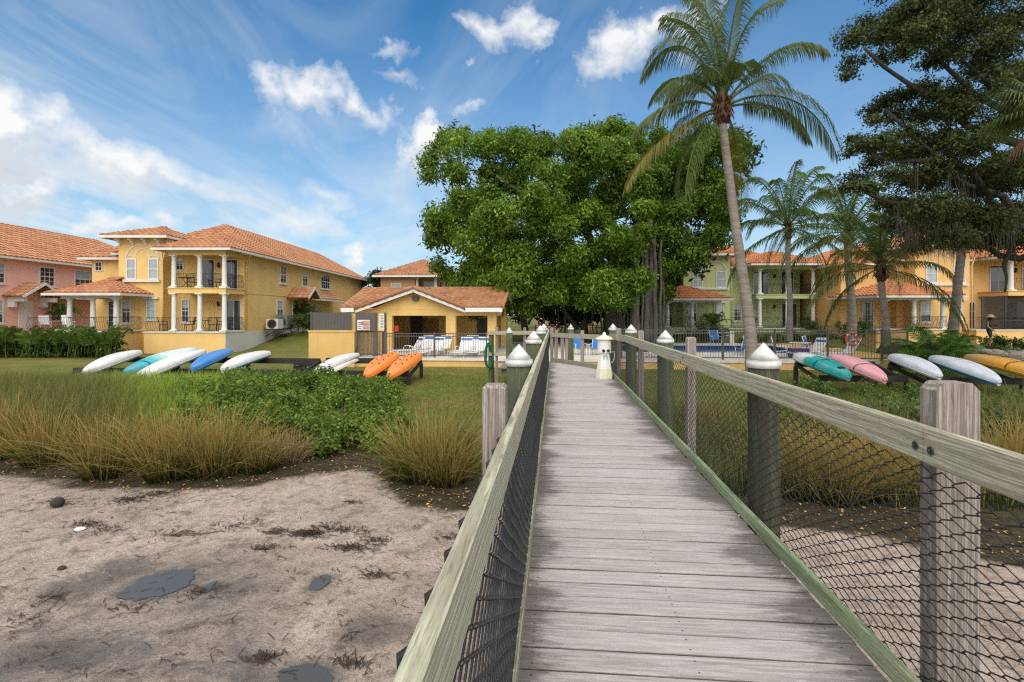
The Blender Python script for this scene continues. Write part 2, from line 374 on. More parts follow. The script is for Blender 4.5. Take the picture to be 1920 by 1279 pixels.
# wrack, twigs and leaves lying on the ground: nobody could count them
def strands(name, mat_, spots, label, cat):
    vs = []; fs = []
    for (u, v, n, spread, L, w, ang) in spots:
        for _ in range(n):
            x = u+random.gauss(0, spread); y = v+random.gauss(0, spread*(.55 if ang is None else .3)); a = random.uniform(0, pi) if ang is None else random.gauss(ang, .35)
            l = L*random.uniform(.4, 1.2); bend = random.gauss(0, .55); p = Vector((x, y)); b0 = len(vs); m_ = 4; lift = random.uniform(.001, .012)
            for k in range(m_):
                d = Vector((math.cos(a), math.sin(a))); nrm = Vector((-d.y, d.x)); ww = w*(1-abs(k-1.5)/2.6)
                z = gz(p.x, p.y)+.006+lift*math.sin(pi*k/(m_-1))
                vs.append((p.x+nrm.x*ww, p.y+nrm.y*ww, z)); vs.append((p.x-nrm.x*ww, p.y-nrm.y*ww, z+ww*.8))
                p = p+d*(l/(m_-1)); a += bend/m_
            for k in range(m_-1): fs.append((b0+2*k, b0+2*k+1, b0+2*k+3, b0+2*k+2))
    o = np_mesh(name, vs, fs, mat_); return tag(o, label, cat, kind='stuff')
sw = []
for px, py, n, s_ in [(240,940,60,.2),(290,930,50,.2),(120,945,25,.3),(330,1000,28,.25),(575,1005,90,.13),(620,995,40,.2),(655,1030,50,.15),(520,1000,25,.12),(490,1033,20,.1),(700,1015,20,.15),(450,985,20,.2),(160,985,35,.16),(200,995,30,.2),(660,1000,15,.2),(380,1115,20,.2),(240,1140,14,.2),(700,1080,14,.1),(490,1240,22,.07),(90,1120,12,.1),(660,945,14,.1),(850,1010,14,.12),(60,1160,14,.2),(655,1250,14,.1)]:
    p = gnd(px, py, -1.25); sw.append((p.x, p.y, int(n*2.6), s_*.7, .12, .005, None)); sw.append((p.x+.1, p.y, n//2, s_*1.4, .10, .004, None))
for _ in range(280):
    p = gnd(random.uniform(-20, 850), random.uniform(925, 1279), -1.25); sw.append((p.x, p.y, random.choice((1,1,2,4)), .05, .12, .0042, random.choice((None, .5))))
for _ in range(120):
    p = gnd(random.uniform(1480, 1920), random.uniform(990, 1279), -1.25)
    if p.y < bnd(p.x): sw.append((p.x, p.y, random.choice((1,1,2,3)), .06, .11, .003, None))
MT['wrack'] = mat('dry_seaweed', (.042,.026,.016), .9, .5, 8)
strands('seaweed', MT['wrack'], sw, 'dark brown seaweed and twigs strewn over the damp sand', 'seaweed')
lit = []
for _ in range(2600):
    u = random.uniform(-11, 9); v = bnd(u)+random.uniform(-.15, 1.5)**1
    if -.3 < u < 1.6: continue
    lit.append((u, v, 2, .06, .14, .004, None))
MT['mulch'] = mat('dead_reed', (.10,.072,.04), .9, .6, 5)
strands('reed_litter', MT['mulch'], lit, 'brown band of dead reed litter along the edge of the sand', 'reed litter')
def leaf_litter(name, cols, n, label):
    mm, t, b = newmat(name); r = t.new('ShaderNodeNewGeometry').outputs['Random Per Island']
    t.put(b.inputs['Base Color'], t.ramp(r, [(i/(len(cols)-1), c_) for i, c_ in enumerate(cols)])); b.inputs['Roughness'].default_value = .6
    vs = []; fs = []
    for _ in range(n):
        u = random.uniform(-11, 8)
        v = bnd(u)+(random.uniform(-.05, 1.3) if random.random() < .94 else random.uniform(-4.5, 0))
        if -.3 < u < 1.6: continue
        L = random.uniform(.010, .034) if v > bnd(u)-.2 else random.uniform(.012, .028)
        a = random.uniform(0, 2*pi); w = L*.5; z = gz(u, v)+.012; d = Vector((math.cos(a), math.sin(a))); e = Vector((-d.y, d.x)); b0 = len(vs)
        vs += [(u-d.x*L, v-d.y*L, z), (u+e.x*w, v+e.y*w, z+random.uniform(.003,.02)), (u+d.x*L, v+d.y*L, z+random.uniform(0,.02)), (u-e.x*w, v-e.y*w, z+random.uniform(.003,.015))]
        fs.append((b0, b0+3, b0+2, b0+1))
    return tag(np_mesh(name, vs, fs, mm), label, 'leaves', kind='stuff')
leaf_litter('fallen_leaves', [(.55,.30,.05),(.45,.16,.04),(.50,.28,.18),(.22,.09,.04),(.60,.42,.08),(.30,.22,.10),(.20,.17,.06),(.36,.28,.14)], 1900, 'yellow, orange and brown leaves fallen on the litter and sand')
# a few larger finds on the sand
def find(px, py, name, label, cat, fn, mt):
    p = gnd(px, py, -1.25); p.z = gz(p.x, p.y); mbx = MB(); fn(mbx); o = mbx.build(name, mt, loc=p); return tag(o, label, cat)
def pebble(r, sx=1, sy=1, sz=.7):
    def fn(mb):
        mb.lathe([(r*math.sin(pi*i/8)*(.98+.06*math.sin(i*2.1)), r*sz*(1-math.cos(pi*i/8))*.9-.01) for i in range(1, 8)], n=12, M=Matrix.Diagonal((sx, sy, 1, 1)))
    return fn
find(108, 952, 'coconut', 'dark round husk lying in seaweed at the left of the sand', 'husk', pebble(.085, 1, 1, .95), mat('dark_husk', (.035,.028,.022), .9, .4, 20, .5))
find(150, 993, 'shell_fragment', 'flat white fragment lying on dark seaweed', 'shell', pebble(.075, 1, .7, .3), MT['white'])
find(116, 1067, 'dark_stone', 'small black stone on bare sand left of the largest puddle', 'stone', pebble(.035, 1.3, 1, .7), MT['wrack'])
def stick(mb): mb.tube([(-.35,-.04,.02),(-.1,0,.03),(.1,.03,.02),(.32,.12,.025)], [.012,.011,.009,.004], 6)
find(360, 1003, 'stick', 'long thin brown stick on the sand with a reddish end', 'stick', stick, mat('driftwood', (.16,.075,.04), .8, .4, 9))
# ---------------------------------------------------------------- boardwalk
# deck boards
m, t, b = newmat('deck_boards'); c = t.coord('Object')
sp = t.new('ShaderNodeSeparateXYZ'); t.l.new(c, sp.inputs[0])
isl = t.new('ShaderNodeNewGeometry').outputs['Random Per Island']
off = t.new('ShaderNodeCombineXYZ'); t.put(off.inputs[0], t.math('MULTIPLY', isl, 37.0)); t.put(off.inputs[1], t.math('MULTIPLY', isl, 11.0))
cg = t.vmath('ADD', t.vmath('MULTIPLY', c, (1.3, 26, 20)), off.outputs[0])
g1 = t.noise(cg, 2.2, 6, .68, .6); g2 = t.noise(t.vmath('MULTIPLY', cg, (2, 3, 3)), 5, 4, .75)
k = t.mix(t.ramp(isl, [(0, 0.), (1, 1.)]), (.245,.213,.202), (.365,.330,.318))
k = t.mix(t.ramp(g1, [(.33, 0.), (.66, .8)]), k, (.56,.53,.515))
k = t.mix(t.math('MULTIPLY', t.ramp(g2, [(.55, 0.), (.72, 1.)]), .6), k, (.155,.128,.12))
big = t.noise(c, .8, 4, .6)
k = t.mix(t.math('MULTIPLY', t.ramp(big, [(.45, 0.), (.7, 1.)]), .35), k, (.36,.295,.29))
# mildew stains that creep in from both edges along the boards
sn = t.noise(t.vmath('ADD', t.vmath('MULTIPLY', c, (2.6, 11, 1)), off.outputs[0]), 2.2, 8, .78, .3); sl = t.noise(t.vmath('MULTIPLY', c, (0, 1.1, 0)), 1.3, 3, .6)
eL = t.math('SUBTRACT', 1.0, t.math('DIVIDE', t.math('ADD', sp.outputs[0], .16), .38)); eR = t.math('SUBTRACT', 1.0, t.math('DIVIDE', t.math('SUBTRACT', 1.36, sp.outputs[0]), .55))
e = t.math('MAXIMUM', eL, eR)
f = t.math('ADD', t.math('MULTIPLY', e, .62), t.math('ADD', t.math('SUBTRACT', sn, .62), t.math('MULTIPLY', t.math('SUBTRACT', sl, .5), 1.3)))
st = t.ramp(f, [(.20, 0.), (.42, 1.)])
k = t.mix(t.math('MULTIPLY', st, .70), k, (.062,.052,.046))
fy = t.math('ABSOLUTE', t.math('SUBTRACT', t.math('FRACT', t.math('DIVIDE', t.math('ADD', sp.outputs[1], 2.0), .1435)), .5))
k = t.mix(t.math('MULTIPLY', t.ramp(t.math('ADD', fy, t.math('MULTIPLY', t.math('SUBTRACT', g2, .5), .06)), [(.448, 0.), (.480, 1.)]), .85), k, (.055,.042,.034))
for xx in (-.1, .6, 1.28):
    for yy in (.036, .107):
        dx = t.math('SUBTRACT', sp.outputs[0], xx); dy = t.math('SUBTRACT', t.math('MULTIPLY', t.math('FRACT', t.math('DIVIDE', t.math('ADD', sp.outputs[1], 2.0), .1435)), .1435), yy)
        k = t.mix(t.math('MULTIPLY', t.math('LESS_THAN', t.math('ADD', t.math('MULTIPLY', dx, dx), t.math('MULTIPLY', dy, dy)), .000022), .85), k, (.03,.024,.02))
t.put(b.inputs['Base Color'], k); b.inputs['Roughness'].default_value = .75; b.inputs['Specular IOR Level'].default_value = .3
t.put(b.inputs['Normal'], t.bump(t.math('ADD', g1, g2), .5, .006))
DECK = m
mb = MB(); y = -2.0
def plank(mb, x0, x1, y0, y1, z1, skew=0.0):
    th = .036; cx = .003
    vs = []
    segs = 5; jit = [random.uniform(-.0015, .0015) for _ in range(segs+1)]
    prof = [(0, -th), (0, -cx), (cx, 0), (1, 0), (2, -cx), (2, -th)]
    for i in range(segs+1):
        x = lerp(x0, x1, i/segs); ya = y0+jit[i]; yb = y1+jit[-i-1]
        vs += [(x, ya, z1-th), (x, ya, z1-cx), (x, ya+cx, z1), (x, yb-cx, z1), (x, yb, z1-cx), (x, yb, z1-th)]
    fs = []
    for i in range(segs):
        for j in range(6): fs.append((i*6+j, (i+1)*6+j, (i+1)*6+(j+1) % 6, i*6+(j+1) % 6))
    fs.append(tuple(range(5, -1, -1))); fs.append(tuple(segs*6+j for j in range(6)))
    mb.add(vs, fs)
def vend(x): return 15.9-1.25*(x+.17)/1.0 if x < 1.4 else 13.9
while y < 15.8:
    x1 = 1.36 if y < 13.6 else max(-.1, -.17+(15.85-y)/1.25*1.0)
    zz = random.uniform(-.002, .002)
    xl = -.185 if y < 14.0 else -1.55
    plank(mb, xl+random.uniform(-.006, .006), min(1.362, x1)+random.uniform(-.006, .006), y+.004, y+.1395+random.uniform(-.001,.001), zz); y += .1435
bw = mb.build('boardwalk', DECK); tag(bw, kind='structure')
mb = MB()
for x in (-.1, .6, 1.28): mb.box(x-.03, x+.03, -2, 13.6, -.24, -.038)
mb.box(-1.5, 0, 15.1, 15.2, -.24, -.038); mb.box(-1.5, 0, 14.2, 14.26, -.24, -.038)
for v in (4.2, 7.5, 10.8, 14.1): mb.box(-.3, 1.55, v-.04, v+.04, -.48, -.242)
tag(mb.build('boardwalk_joists', wood('joist_wood', (.25,.22,.17), (.14,.12,.09), (.05,.04,.03), axis='Y')), kind='structure')
# sloping ramp from the landing to the pool terrace
mb = MB(); n = 52
for i in range(n):
    v0 = 15.8+i*.1435
    if v0 > 24.4: break
    plank(mb, -1.75, -.55, v0+.002, v0+.141, -.003-.68*max(0, (v0-15.8))/8.6)
tag(mb.build('ramp', DECK), kind='structure')

RAILW = wood('rail_timber', (.60,.56,.43), (.38,.345,.25), (.13,.10,.065), (.43,.46,.32), 'Y')
KICK = wood('green_kickboard', (.44,.46,.32), (.24,.29,.16), (.08,.085,.045), (.25,.36,.20), 'Y')
KICKL = wood('grey_kickboard', (.38,.37,.29), (.24,.22,.16), (.09,.08,.05), (.30,.32,.2), 'Y')
POSTW = wood('grey_post_timber', (.42,.375,.34), (.25,.21,.18), (.085,.07,.06), None, 'Z')
PILE = wood('treated_piling', (.165,.18,.095), (.085,.10,.055), (.03,.032,.018), (.105,.15,.075), 'Z', .6)
PILEB = wood('brown_piling', (.12,.10,.062), (.065,.055,.035), (.022,.018,.012), (.055,.085,.045), 'Z', .6)
CAPM = mat('white_plastic_cap', (.60,.595,.58), .5, .30, 9, .12, 30); BOLT = plain('galvanised_bolt', (.10,.11,.12), .35, .8)
def railboard(mb, x0, x1, p0, p1, z0, z1, chamf=.006, nseg=24):
    """a long board with eased edges and a slight waver; p = v range"""
    vs = []; fs = []
    for i in range(nseg+1):
        v = lerp(p0, p1, i/nseg); w = .004*noise.noise(Vector((v*.8, x0, z0))); dz = .004*noise.noise(Vector((v*.7, 4, x0)))
        for x, z in ((x0,z0+chamf),(x0+chamf,z0),(x1-chamf,z0),(x1,z0+chamf),(x1,z1-chamf),(x1-chamf,z1),(x0+chamf,z1),(x0,z1-chamf)): vs.append((x+w, v, z+dz))
    for i in range(nseg):
        for j in range(8): fs.append((i*8+j, i*8+(j+1) % 8, (i+1)*8+(j+1) % 8, (i+1)*8+j))
    fs.append(tuple(range(8))); fs.append(tuple(nseg*8+7-j for j in range(8)))
    mb.add(vs, fs)
def chain_link(name, x, v0, v1, z0, z1, parent, pitch=.054, r=.0028):
    """woven wire: one zigzag per column, neighbours hooked over each other"""
    nw = int((v1-v0)/pitch); hz = pitch*.55; ns = int((z1-z0)/hz)
    vs = []; fs = []
    for w in range(nw):
        vc = v0+w*pitch; path = []
        for k in range(ns+1):
            side = 1 if ((k+w) % 2 == 0) else -1
            jig = .004*noise.noise(Vector((w*.7, k*.6, x)))
            bow = .010*noise.noise(Vector((vc*1.2, k*.12, 2.0)))
            if k == 0 or k == ns: path.append((x+bow, vc+side*pitch*.5, z0+k*hz))
            else:
                path.append((x+.0042+bow, vc+side*pitch*.49+jig, z0+k*hz-.006)); path.append((x-.0042+bow, vc+side*pitch*.53+jig, z0+k*hz)); path.append((x+.0042+bow, vc+side*pitch*.49+jig, z0+k*hz+.006)) if v0+w*pitch < 5 else None
        b0 = len(vs); nn = 4
        for i, p in enumerate(path):
            q_ = path[min(i+1, len(path)-1)]; pr = path[max(0, i-1)]
            d = Vector((q_[0]-pr[0], q_[1]-pr[1], q_[2]-pr[2])).normalized(); a = d.cross(Vector((1,0,0))).normalized(); bb = d.cross(a)
            for k in range(nn):
                t_ = 2*pi*k/nn; o = (a*math.cos(t_)+bb*math.sin(t_))*r; vs.append((p[0]+o.x, p[1]+o.y, p[2]+o.z))
        for i in range(len(path)-1):
            for k in range(nn): k2 = (k+1) % nn; fs.append((b0+i*nn+k, b0+i*nn+k2, b0+(i+1)*nn+k2, b0+(i+1)*nn+k))
    return np_mesh(name, vs, fs, MT['rubber'], parent)
# right railing
R = empty('railing', (0,0,0), 0, 'long weathered timber railing with black chain-link on the right side of the boardwalk', 'railing')
mb = MB(); railboard(mb, 1.402, 1.440, -1.5, 2.085, .925, 1.065); mb.build('top_rail', RAILW, R)
mb = MB(); railboard(mb, 1.402, 1.440, 2.089, 5.78, .927, 1.066); mb.build('top_rail', RAILW, R)
mb = MB(); railboard(mb, 1.402, 1.440, 5.784, 10.66, .925, 1.064); mb.build('top_rail', RAILW, R)
mb = MB(); mb.beam((1.42,10.66,.993), (1.42,13.5,.90), .038, .14); mb.build('top_rail', RAILW, R)
mb = MB(); railboard(mb, 1.363, 1.402, -1.5, 4.6, .001, .092); mb.build('kickboard', KICK, R)
mb = MB(); railboard(mb, 1.363, 1.402, 4.605, 10.7, .001, .098); mb.build('kickboard', KICK, R)
mb = MB(); railboard(mb, 1.355, 1.395, 10.71, 13.5, .001, .095); mb.build('kickboard', KICKL, R)
chain_link('chain_link', 1.421, -.6, 13.4, .02, .93, R)
for dv, dz in ((-.042, 0), (.040, 0), (3.70, .03), (3.80, -.03), (8.6, .03), (8.72, -.02)):
    v = 2.087+dv; mbb = MB(); M = Matrix.Translation((1.4015, v, .985+dz)) @ Matrix.Rotation(-pi/2, 4, 'Y')
    mbb.lathe([(.017, -.001), (.017, .001), (.014, .0015)], n=14, M=M); mbb.lathe([(.0065, 0), (.0065, .006), (.004, .008)], n=6, M=M, smooth=False)
    mbb.build('bolt', BOLT, R)
# left railing
L = empty('railing', (0,0,0), 0, 'steeply foreshortened timber railing with black chain-link on the left side of the boardwalk', 'railing')
mb = MB(); railboard(mb, -.193, -.157, -1.5, 2.12, .925, 1.066); mb.build('top_rail', RAILW, L)
mb = MB(); railboard(mb, -.193, -.157, 2.124, 6.0, .925, 1.064); mb.build('top_rail', RAILW, L)
mb = MB(); railboard(mb, -.193, -.157, 6.004, 10.3, .925, 1.065); mb.build('top_rail', RAILW, L)
mb = MB(); railboard(mb, -.193, -.157, 10.304, 14.0, .925, 1.065); mb.build('top_rail', RAILW, L)
mb = MB(); railboard(mb, -.183, -.148, -1.5, 3.2, .001, .09); mb.build('kickboard', KICKL, L)
mb = MB(); railboard(mb, -.183, -.148, 3.205, 14.0, .001, .092); mb.build('kickboard', KICKL, L)
chain_link('chain_link', -.172, -.6, 13.9, .02, .93, L)
mb = MB()
for i in range(24):
    v = .55+i*.16
    mb = MB(); mb.tube([(-.193, v, .96), (-.222, v+.012, .975), (-.226, v+.02, 1.0), (-.193, v+.03, 1.02)], .0065, 6); mb.build('staple', MT['rubber'], L)
# pilings with caps
def piling(u, v, top, label, r=.115, cap=True, mt=None, group='capped round pilings along the boardwalk'):
    o = empty('piling', (u, v, -1.6), 0, label, 'piling', group)
    r *= .95
    mb = MB(); Hh = top+1.6-.15
    prof = [(r*(1.06-.06*i/10)+.003*math.sin(i*2.7+u*9), Hh*i/10) for i in range(11)]
    mb.lathe(prof, n=24); mb.build('shaft', mt or PILE, o)
    if cap:
        mb = MB(); R_ = r*1.09; z = Hh
        mb.lathe([(R_, z-.040), (R_+.001, z+.012)], n=28); mb.lathe([(R_+.001, z+.0125), (R_-.003, z+.019)], n=28); mb.lathe([(R_-.003, z+.0195), (R_*.5, z+.083), (R_*.04, z+.146), (.001, z+.147)], n=28); mb.build('cap', CAPM, o)
    return o
piling(-.315, 4.46, 1.235, 'round green piling with white cone cap nearest on the left railing')
piling(-.315, 7.5, 1.25, 'second white-capped piling along the left railing, beyond the nearest one')
piling(-.315, 11.0, 1.25, 'third white-capped piling along the left railing', mt=PILE)
piling(-.315, 14.2, 1.22, 'farthest white-capped piling at the end of the left railing')
piling(1.56, 3.99, 1.285, 'thick dark brown piling with white cone cap on the right railing, nearest to the viewer', mt=PILEB)
piling(1.565, 7.45, 1.27, 'green piling with white cone cap, second along the right railing')
piling(1.565, 10.75, 1.28, 'white-capped piling at the bend of the right railing')
piling(1.565, 14.1, 1.23, 'white-capped piling behind the small lighthouse pedestal')
piling(.55, 18.2, 1.12, 'slim green capped piling standing alone beyond the cross rail', .105)
p = at(1, 1, 1)
piling(at(955,640,16.6).x, 16.6, 1.05, 'short green capped piling on the landing left of the boardwalk', .11)
piling(at(921,640,18.4).x, 18.4, .98, 'uncapped green piling with a green hose hung on it', .105, cap=False)
# square posts
def post(u, v, top, s, label, name='fence_post', chamf=.03, sy=None):
    o = MB(); h = s/2; z0 = -1.6
    ch = chamf
    ring = lambda hx, hy, z: [(-hx,-hy,z),(hx,-hy,z),(hx,hy,z),(-hx,hy,z)]
    vs = []
    for i in range(9): z = lerp(z0, top-ch, i/8); vs += ring(h, h, z)
    if sy: vs = [(x_, y_*sy/s, z_) for x_, y_, z_ in vs]; vs += ring(h-ch*.9, sy/2, top)
    else: vs += ring(h-ch*.9, h-ch*.9, top)
    fs = [tuple(reversed(range(4)))]
    for i in range(9):
        for k in range(4): fs.append((i*4+k, i*4+(k+1) % 4, (i+1)*4+(k+1) % 4, (i+1)*4+k))
    fs.append((36,37,38,39)); o.add(vs, fs)
    ob = o.build(name, POSTW, loc=(u, v, 0)); return tag(ob, label, 'post')
post(1.526, 2.125, 1.235, .155, 'thick weathered grey post with clipped top corners, nearest on the right', sy=.09)
o = post(-.243, 2.06, 1.215, .092, 'slim grey square post on the left railing, nearest to the viewer', chamf=.012)
post(1.492, 5.8, 1.24, .092, 'pale grey square post between the two nearest right pilings', chamf=.012)
post(1.492, 9.1, 1.2, .092, 'brownish square post just in front of the bend in the right railing', chamf=.012)
post(1.492, 12.3, 1.15, .092, 'brownish square post behind the lighthouse pedestal beside the chain-link', chamf=.012)
# cross fence at the end of the walk
X = empty('cross_fence', (0,0,0), 0, 'grey timber cross fence with open bays closing the end of the boardwalk', 'fence')
A, B = Vector((1.42,13.55,0)), Vector((-.12,16.2,0))
mb = MB(); mb.beam(A+Vector((0,0,.87)), B+Vector((0,0,.83)), .045, .13); mb.build('top_rail', RAILW, X)
mb = MB(); mb.beam(A+Vector((0,0,.06)), B+Vector((0,0,.05)), .09, .12); mb.build('bottom_rail', KICKL, X)
for s_, top in ((.42, 1.02), (.9, 1.0), (.78, .86), (.99, 1.05), (.70, .86)):
    p = A.lerp(B, s_); mb = MB(); mb.box(p.x-.05, p.x+.05, p.y+.03, p.y+.12, -1.2, top); mb.build('post', POSTW, X)
mb = MB(); mb.tube([at(1041,618,16.0), at(1041,690,16.0)], .03, 6); mb.build('gate_pole', MT['iron'], X)
Y_ = empty('landing_railing', (0,0,0), 0, 'low grey timber railing on the landing left of the boardwalk end', 'railing')
mb = MB(); mb.beam((-.32,17.2,.86), (-2.4,18.3,.80), .04, .13); mb.build('top_rail', RAILW, Y_)
mb = MB(); mb.beam((-.32,17.2,.10), (-2.4,18.3,.04), .04, .12); mb.build('bottom_rail', RAILW, Y_)
for s_ in (.04, .35, .62, .85):
    p = Vector((-.32,17.25,0)).lerp(Vector((-2.4,18.35,0)), s_); mb = MB(); mb.box(p.x-.045, p.x+.045, p.y, p.y+.09, -1.2, 1.02); mb.build('post', POSTW, Y_)
# hose on the piling
hp = at(917, 668, 18.2); mb = MB()
for i in range(9):
    pts = []; w = .13+.02*math.sin(i*1.7); hh = .36+.05*math.cos(i*2.3)
    for k in range(17):
        a = 2*pi*k/16; pts.append((hp.x+w*math.sin(a)+.02*math.sin(i), 18.2+.03*i/3-.05, hp.z+.08+hh*math.cos(a)-(.12 if math.cos(a) < 0 else 0)))
    mb.tube(pts, .017, 6)
tag(mb.build('garden_hose', plain('green_hose', (.0,.12,.07), .4)), 'coiled green garden hose hanging on a green piling', 'hose')
# lighthouse-shaped power pedestal
lp = empty('power_pedestal', (at(1133,707,12.0).x, 12.0, 0), .15, 'small white lighthouse-shaped power pedestal on the right edge of the boardwalk', 'pedestal')
PW = mat('white_fibreglass', (.80,.79,.75), .4, .08, 5); PC = mat('cream_fibreglass', (.72,.68,.52), .5, .1, 5)
def octo(prof, mt, name, n=8):
    mb = MB(); mb.lathe([(r_, z) for r_, z in prof], n=n, smooth=False); mb.build(name, mt, lp)
octo([(.205,0),(.205,.02),(.175,.23)], PC, 'base'); octo([(.170,.231),(.128,.52),(.122,.60)], PW, 'body')
octo([(.158,.601),(.158,.90)], PW, 'lamp_housing', 20); octo([(.205,.901),(.205,.915),(.16,.955),(.075,.985),(.06,1.0)], mat('peach_roof', (.74,.62,.46), .5, .1, 5), 'roof', 20)
octo([(.04,1.001),(.045,1.02),(.03,1.05),(.008,1.075)], PW, 'finial', 12)
for sx in (-.055, .055):
    mb = MB(); M = Matrix.Translation((sx, -.150, .65)) @ Matrix.Rotation(pi/2, 4, 'X'); mb.lathe([(.034,-.005),(.034,.02),(.018,.035)], n=14, M=M); mb.build('socket', MT['iron'], lp)
mb = MB(); mb.box(-.05, .05, -.128, -.112, .44, .55); mb.build('panel', plain('pale_green_panel', (.35,.5,.42), .4), lp)
mb = MB(); mb.tube([(.12,-.06,.6),(.22,-.06,.62),(.23,-.05,.48),(.18,-.05,.36),(.15,-.06,.38)], .012, 6); mb.build('tap', plain('grey_pipe', (.35,.35,.34), .4), lp)
# ---------------------------------------------------------------- buildings
def hip(mb, x0, x1, y0, y1, z, rise, axis='y', i0=None, i1=None, ov=.6, cap=.075):
    X0, X1, Y0, Y1 = x0-ov, x1+ov, y0-ov, y1+ov
    if axis == 'y':
        half = (X1-X0)/2; i0 = half if i0 is None else i0; i1 = half if i1 is None else i1; xm = (X0+X1)/2
        a, c = (xm, Y0+i0, z+rise), (xm, Y1-i1, z+rise)
    else:
        half = (Y1-Y0)/2; i0 = half if i0 is None else i0; i1 = half if i1 is None else i1; ym = (Y0+Y1)/2
        a, c = (X0+i0, ym, z+rise), (X1-i1, ym, z+rise)
    A, B, C, D = (X0,Y0,z), (X1,Y0,z), (X1,Y1,z), (X0,Y1,z)
    if axis == 'y':
        mb.slope([A, B, a], (1,0,0)); mb.slope([B, C, c, a], (0,1,0)); mb.slope([C, D, c], (-1,0,0)); mb.slope([D, A, a, c], (0,-1,0))
        hips = [(A,a),(B,a),(C,c),(D,c),(a,c)]
    else:
        mb.slope([A, B, c, a], (1,0,0)); mb.slope([B, C, c], (0,1,0)); mb.slope([C, D, a, c], (-1,0,0)); mb.slope([D, A, a], (0,-1,0))
        hips = [(A,a),(D,a),(B,c),(C,c),(a,c)]
    for p, q in hips:
        p, q = Vector(p), Vector(q); L = (q-p).length
        if L < .05: continue
        n = max(2, int(L/.4)); pts = []; rs = []
        for i in range(n):
            pts += [p.lerp(q, i/n), p.lerp(q, (i+.93)/n)]; rs += [cap*1.15, cap*.85]
        b = len(mb.f); mb.tube(pts, rs, 8)
        for f in range(b, len(mb.f)): mb.uv[f] = [(.1, .1)]*len(mb.f[f])
    return X0, X1, Y0, Y1
def eaves(mb, X0, X1, Y0, Y1, z, h=.16, t=.10, soffit=True):
    mb.box(X0-t, X1+t, Y0-t, Y0, z-h, z-.01); mb.box(X0-t, X1+t, Y1, Y1+t, z-h, z-.01)
    mb.box(X0-t, X0, Y0, Y1, z-h, z-.01); mb.box(X1, X1+t, Y0, Y1, z-h, z-.01)
    if soffit: mb.box(X0, X1, Y0, Y1, z-.05, z-.02)
def window(root, M, w, h, nx=2, ny=3, blinds=False, sill=True, door=False, frame=.075, name=None, double=True):
    """M maps (x right, y out of wall, z up); origin bottom centre"""
    mb = MB(); f = frame
    mb.box(-w/2-f, w/2+f, 0, .055, h, h+f, M); mb.box(-w/2-f, -w/2, 0, .055, 0, h, M); mb.box(w/2, w/2+f, 0, .055, 0, h, M)
    mb.box(-w/2-f, w/2+f, 0, .06, -f, 0, M)
    if double and not door: mb.box(-w/2, w/2, 0, .042, h*.5-.03, h*.5+.03, M)
    for i in range(1, nx): x = -w/2+w*i/nx; mb.box(x-.014, x+.014, 0, .034, 0, h, M)
    for i in range(1, ny): z = h*i/ny; mb.box(-w/2, w/2, 0, .030, z-.013, z+.013, M)
    if sill and not door: mb.box(-w/2-f-.08, w/2+f+.08, 0, .11, -f-.10, -f-.002, M)
    o = mb.build(name or ('door' if door else 'window'), MT['trim'], root)
    g = MB(); g.box(-w/2, w/2, -.02, .012, 0, h, M); g.build('pane', MT['blind'] if blinds else MT['glass'], o)
    if not door and random.random() < .7:
        bl = MB(); bl.box(-w/2+.01, w/2-.01, .013, .018, h*random.choice((.5,.5,.35,.62)), h-.01, M); bl.build('blind', MT['blind'], o)
    return o
def face(x, y, z, normal):
    """wall basis at a point; normal in '-y','+x','-x'"""
    ang = {'-y': 0, '+x': pi/2, '-x': -pi/2, '+y': pi}[normal]
    R_ = Matrix.Rotation(ang, 4, 'Z')
    return Matrix.Translation((x, y, z)) @ R_ @ Matrix.Scale(-1, 4, (0,1,0))
def column(root, x, y, z0, z1, r=.155):
    h = z1-z0; mb = MB()
    mb.box(x-r*1.45, x+r*1.45, y-r*1.45, y+r*1.45, z0, z0+.09)
    mb.lathe([(r*1.35,.09),(r*1.38,.13),(r*1.1,.17),(r,.22),(r*1.0,h*.35),(r*.86,h-.20),(r*.86,h-.18),(r*1.05,h-.15),(r*1.05,h-.11),(r*1.3,h-.06)], (x,y,z0), 18)
    mb.box(x-r*1.4, x+r*1.4, y-r*1.4, y+r*1.4, z1-.06, z1); return mb.build('column', MT['white'], root)
def railing_iron(mb, p, q, h=.95, belly=True, gap=.11):
    p, q = Vector(p), Vector(q); d = q-p; L = d.length; d.normalize(); nrm = d.cross(Vector((0,0,1)))
    mb.beam(p+Vector((0,0,h)), q+Vector((0,0,h)), .045, .03); mb.beam(p+Vector((0,0,.08)), q+Vector((0,0,.08)), .03, .025)
    n = max(1, int(L/gap))
    for i in range(n+1):
        b = p+d*(L*i/n)
        if belly: pts = [b+Vector((0,0,.08)), b+nrm*.10+Vector((0,0,.25)), b+nrm*.06+Vector((0,0,.5)), b+nrm*.0+Vector((0,0,.7)), b+Vector((0,0,h))]
        else: pts = [b+Vector((0,0,.08)), b+Vector((0,0,h))]
        mb.tube(pts, .011, 4, caps=False)
def arch(mb, cx, y, z0, rx, rz, w=.07, t=.06, leg=0):
    n = 20; vs = []
    P = [(cx-rx, z0-leg)] if leg else []
    P += [(cx-rx*math.cos(pi*i/n), z0+rz*math.sin(pi*i/n)) for i in range(n+1)]
    if leg: P += [(cx+rx, z0-leg)]
    for i in range(len(P)-1):
        (xa, za), (xb, zb) = P[i], P[i+1]; mb.beam((xa, y-t/2, za), (xb, y-t/2, zb), t, w) if abs(xa-xb) > 1e-6 else mb.box(xa-w/2, xa+w/2, y-t, y, min(za,zb), max(za,zb))
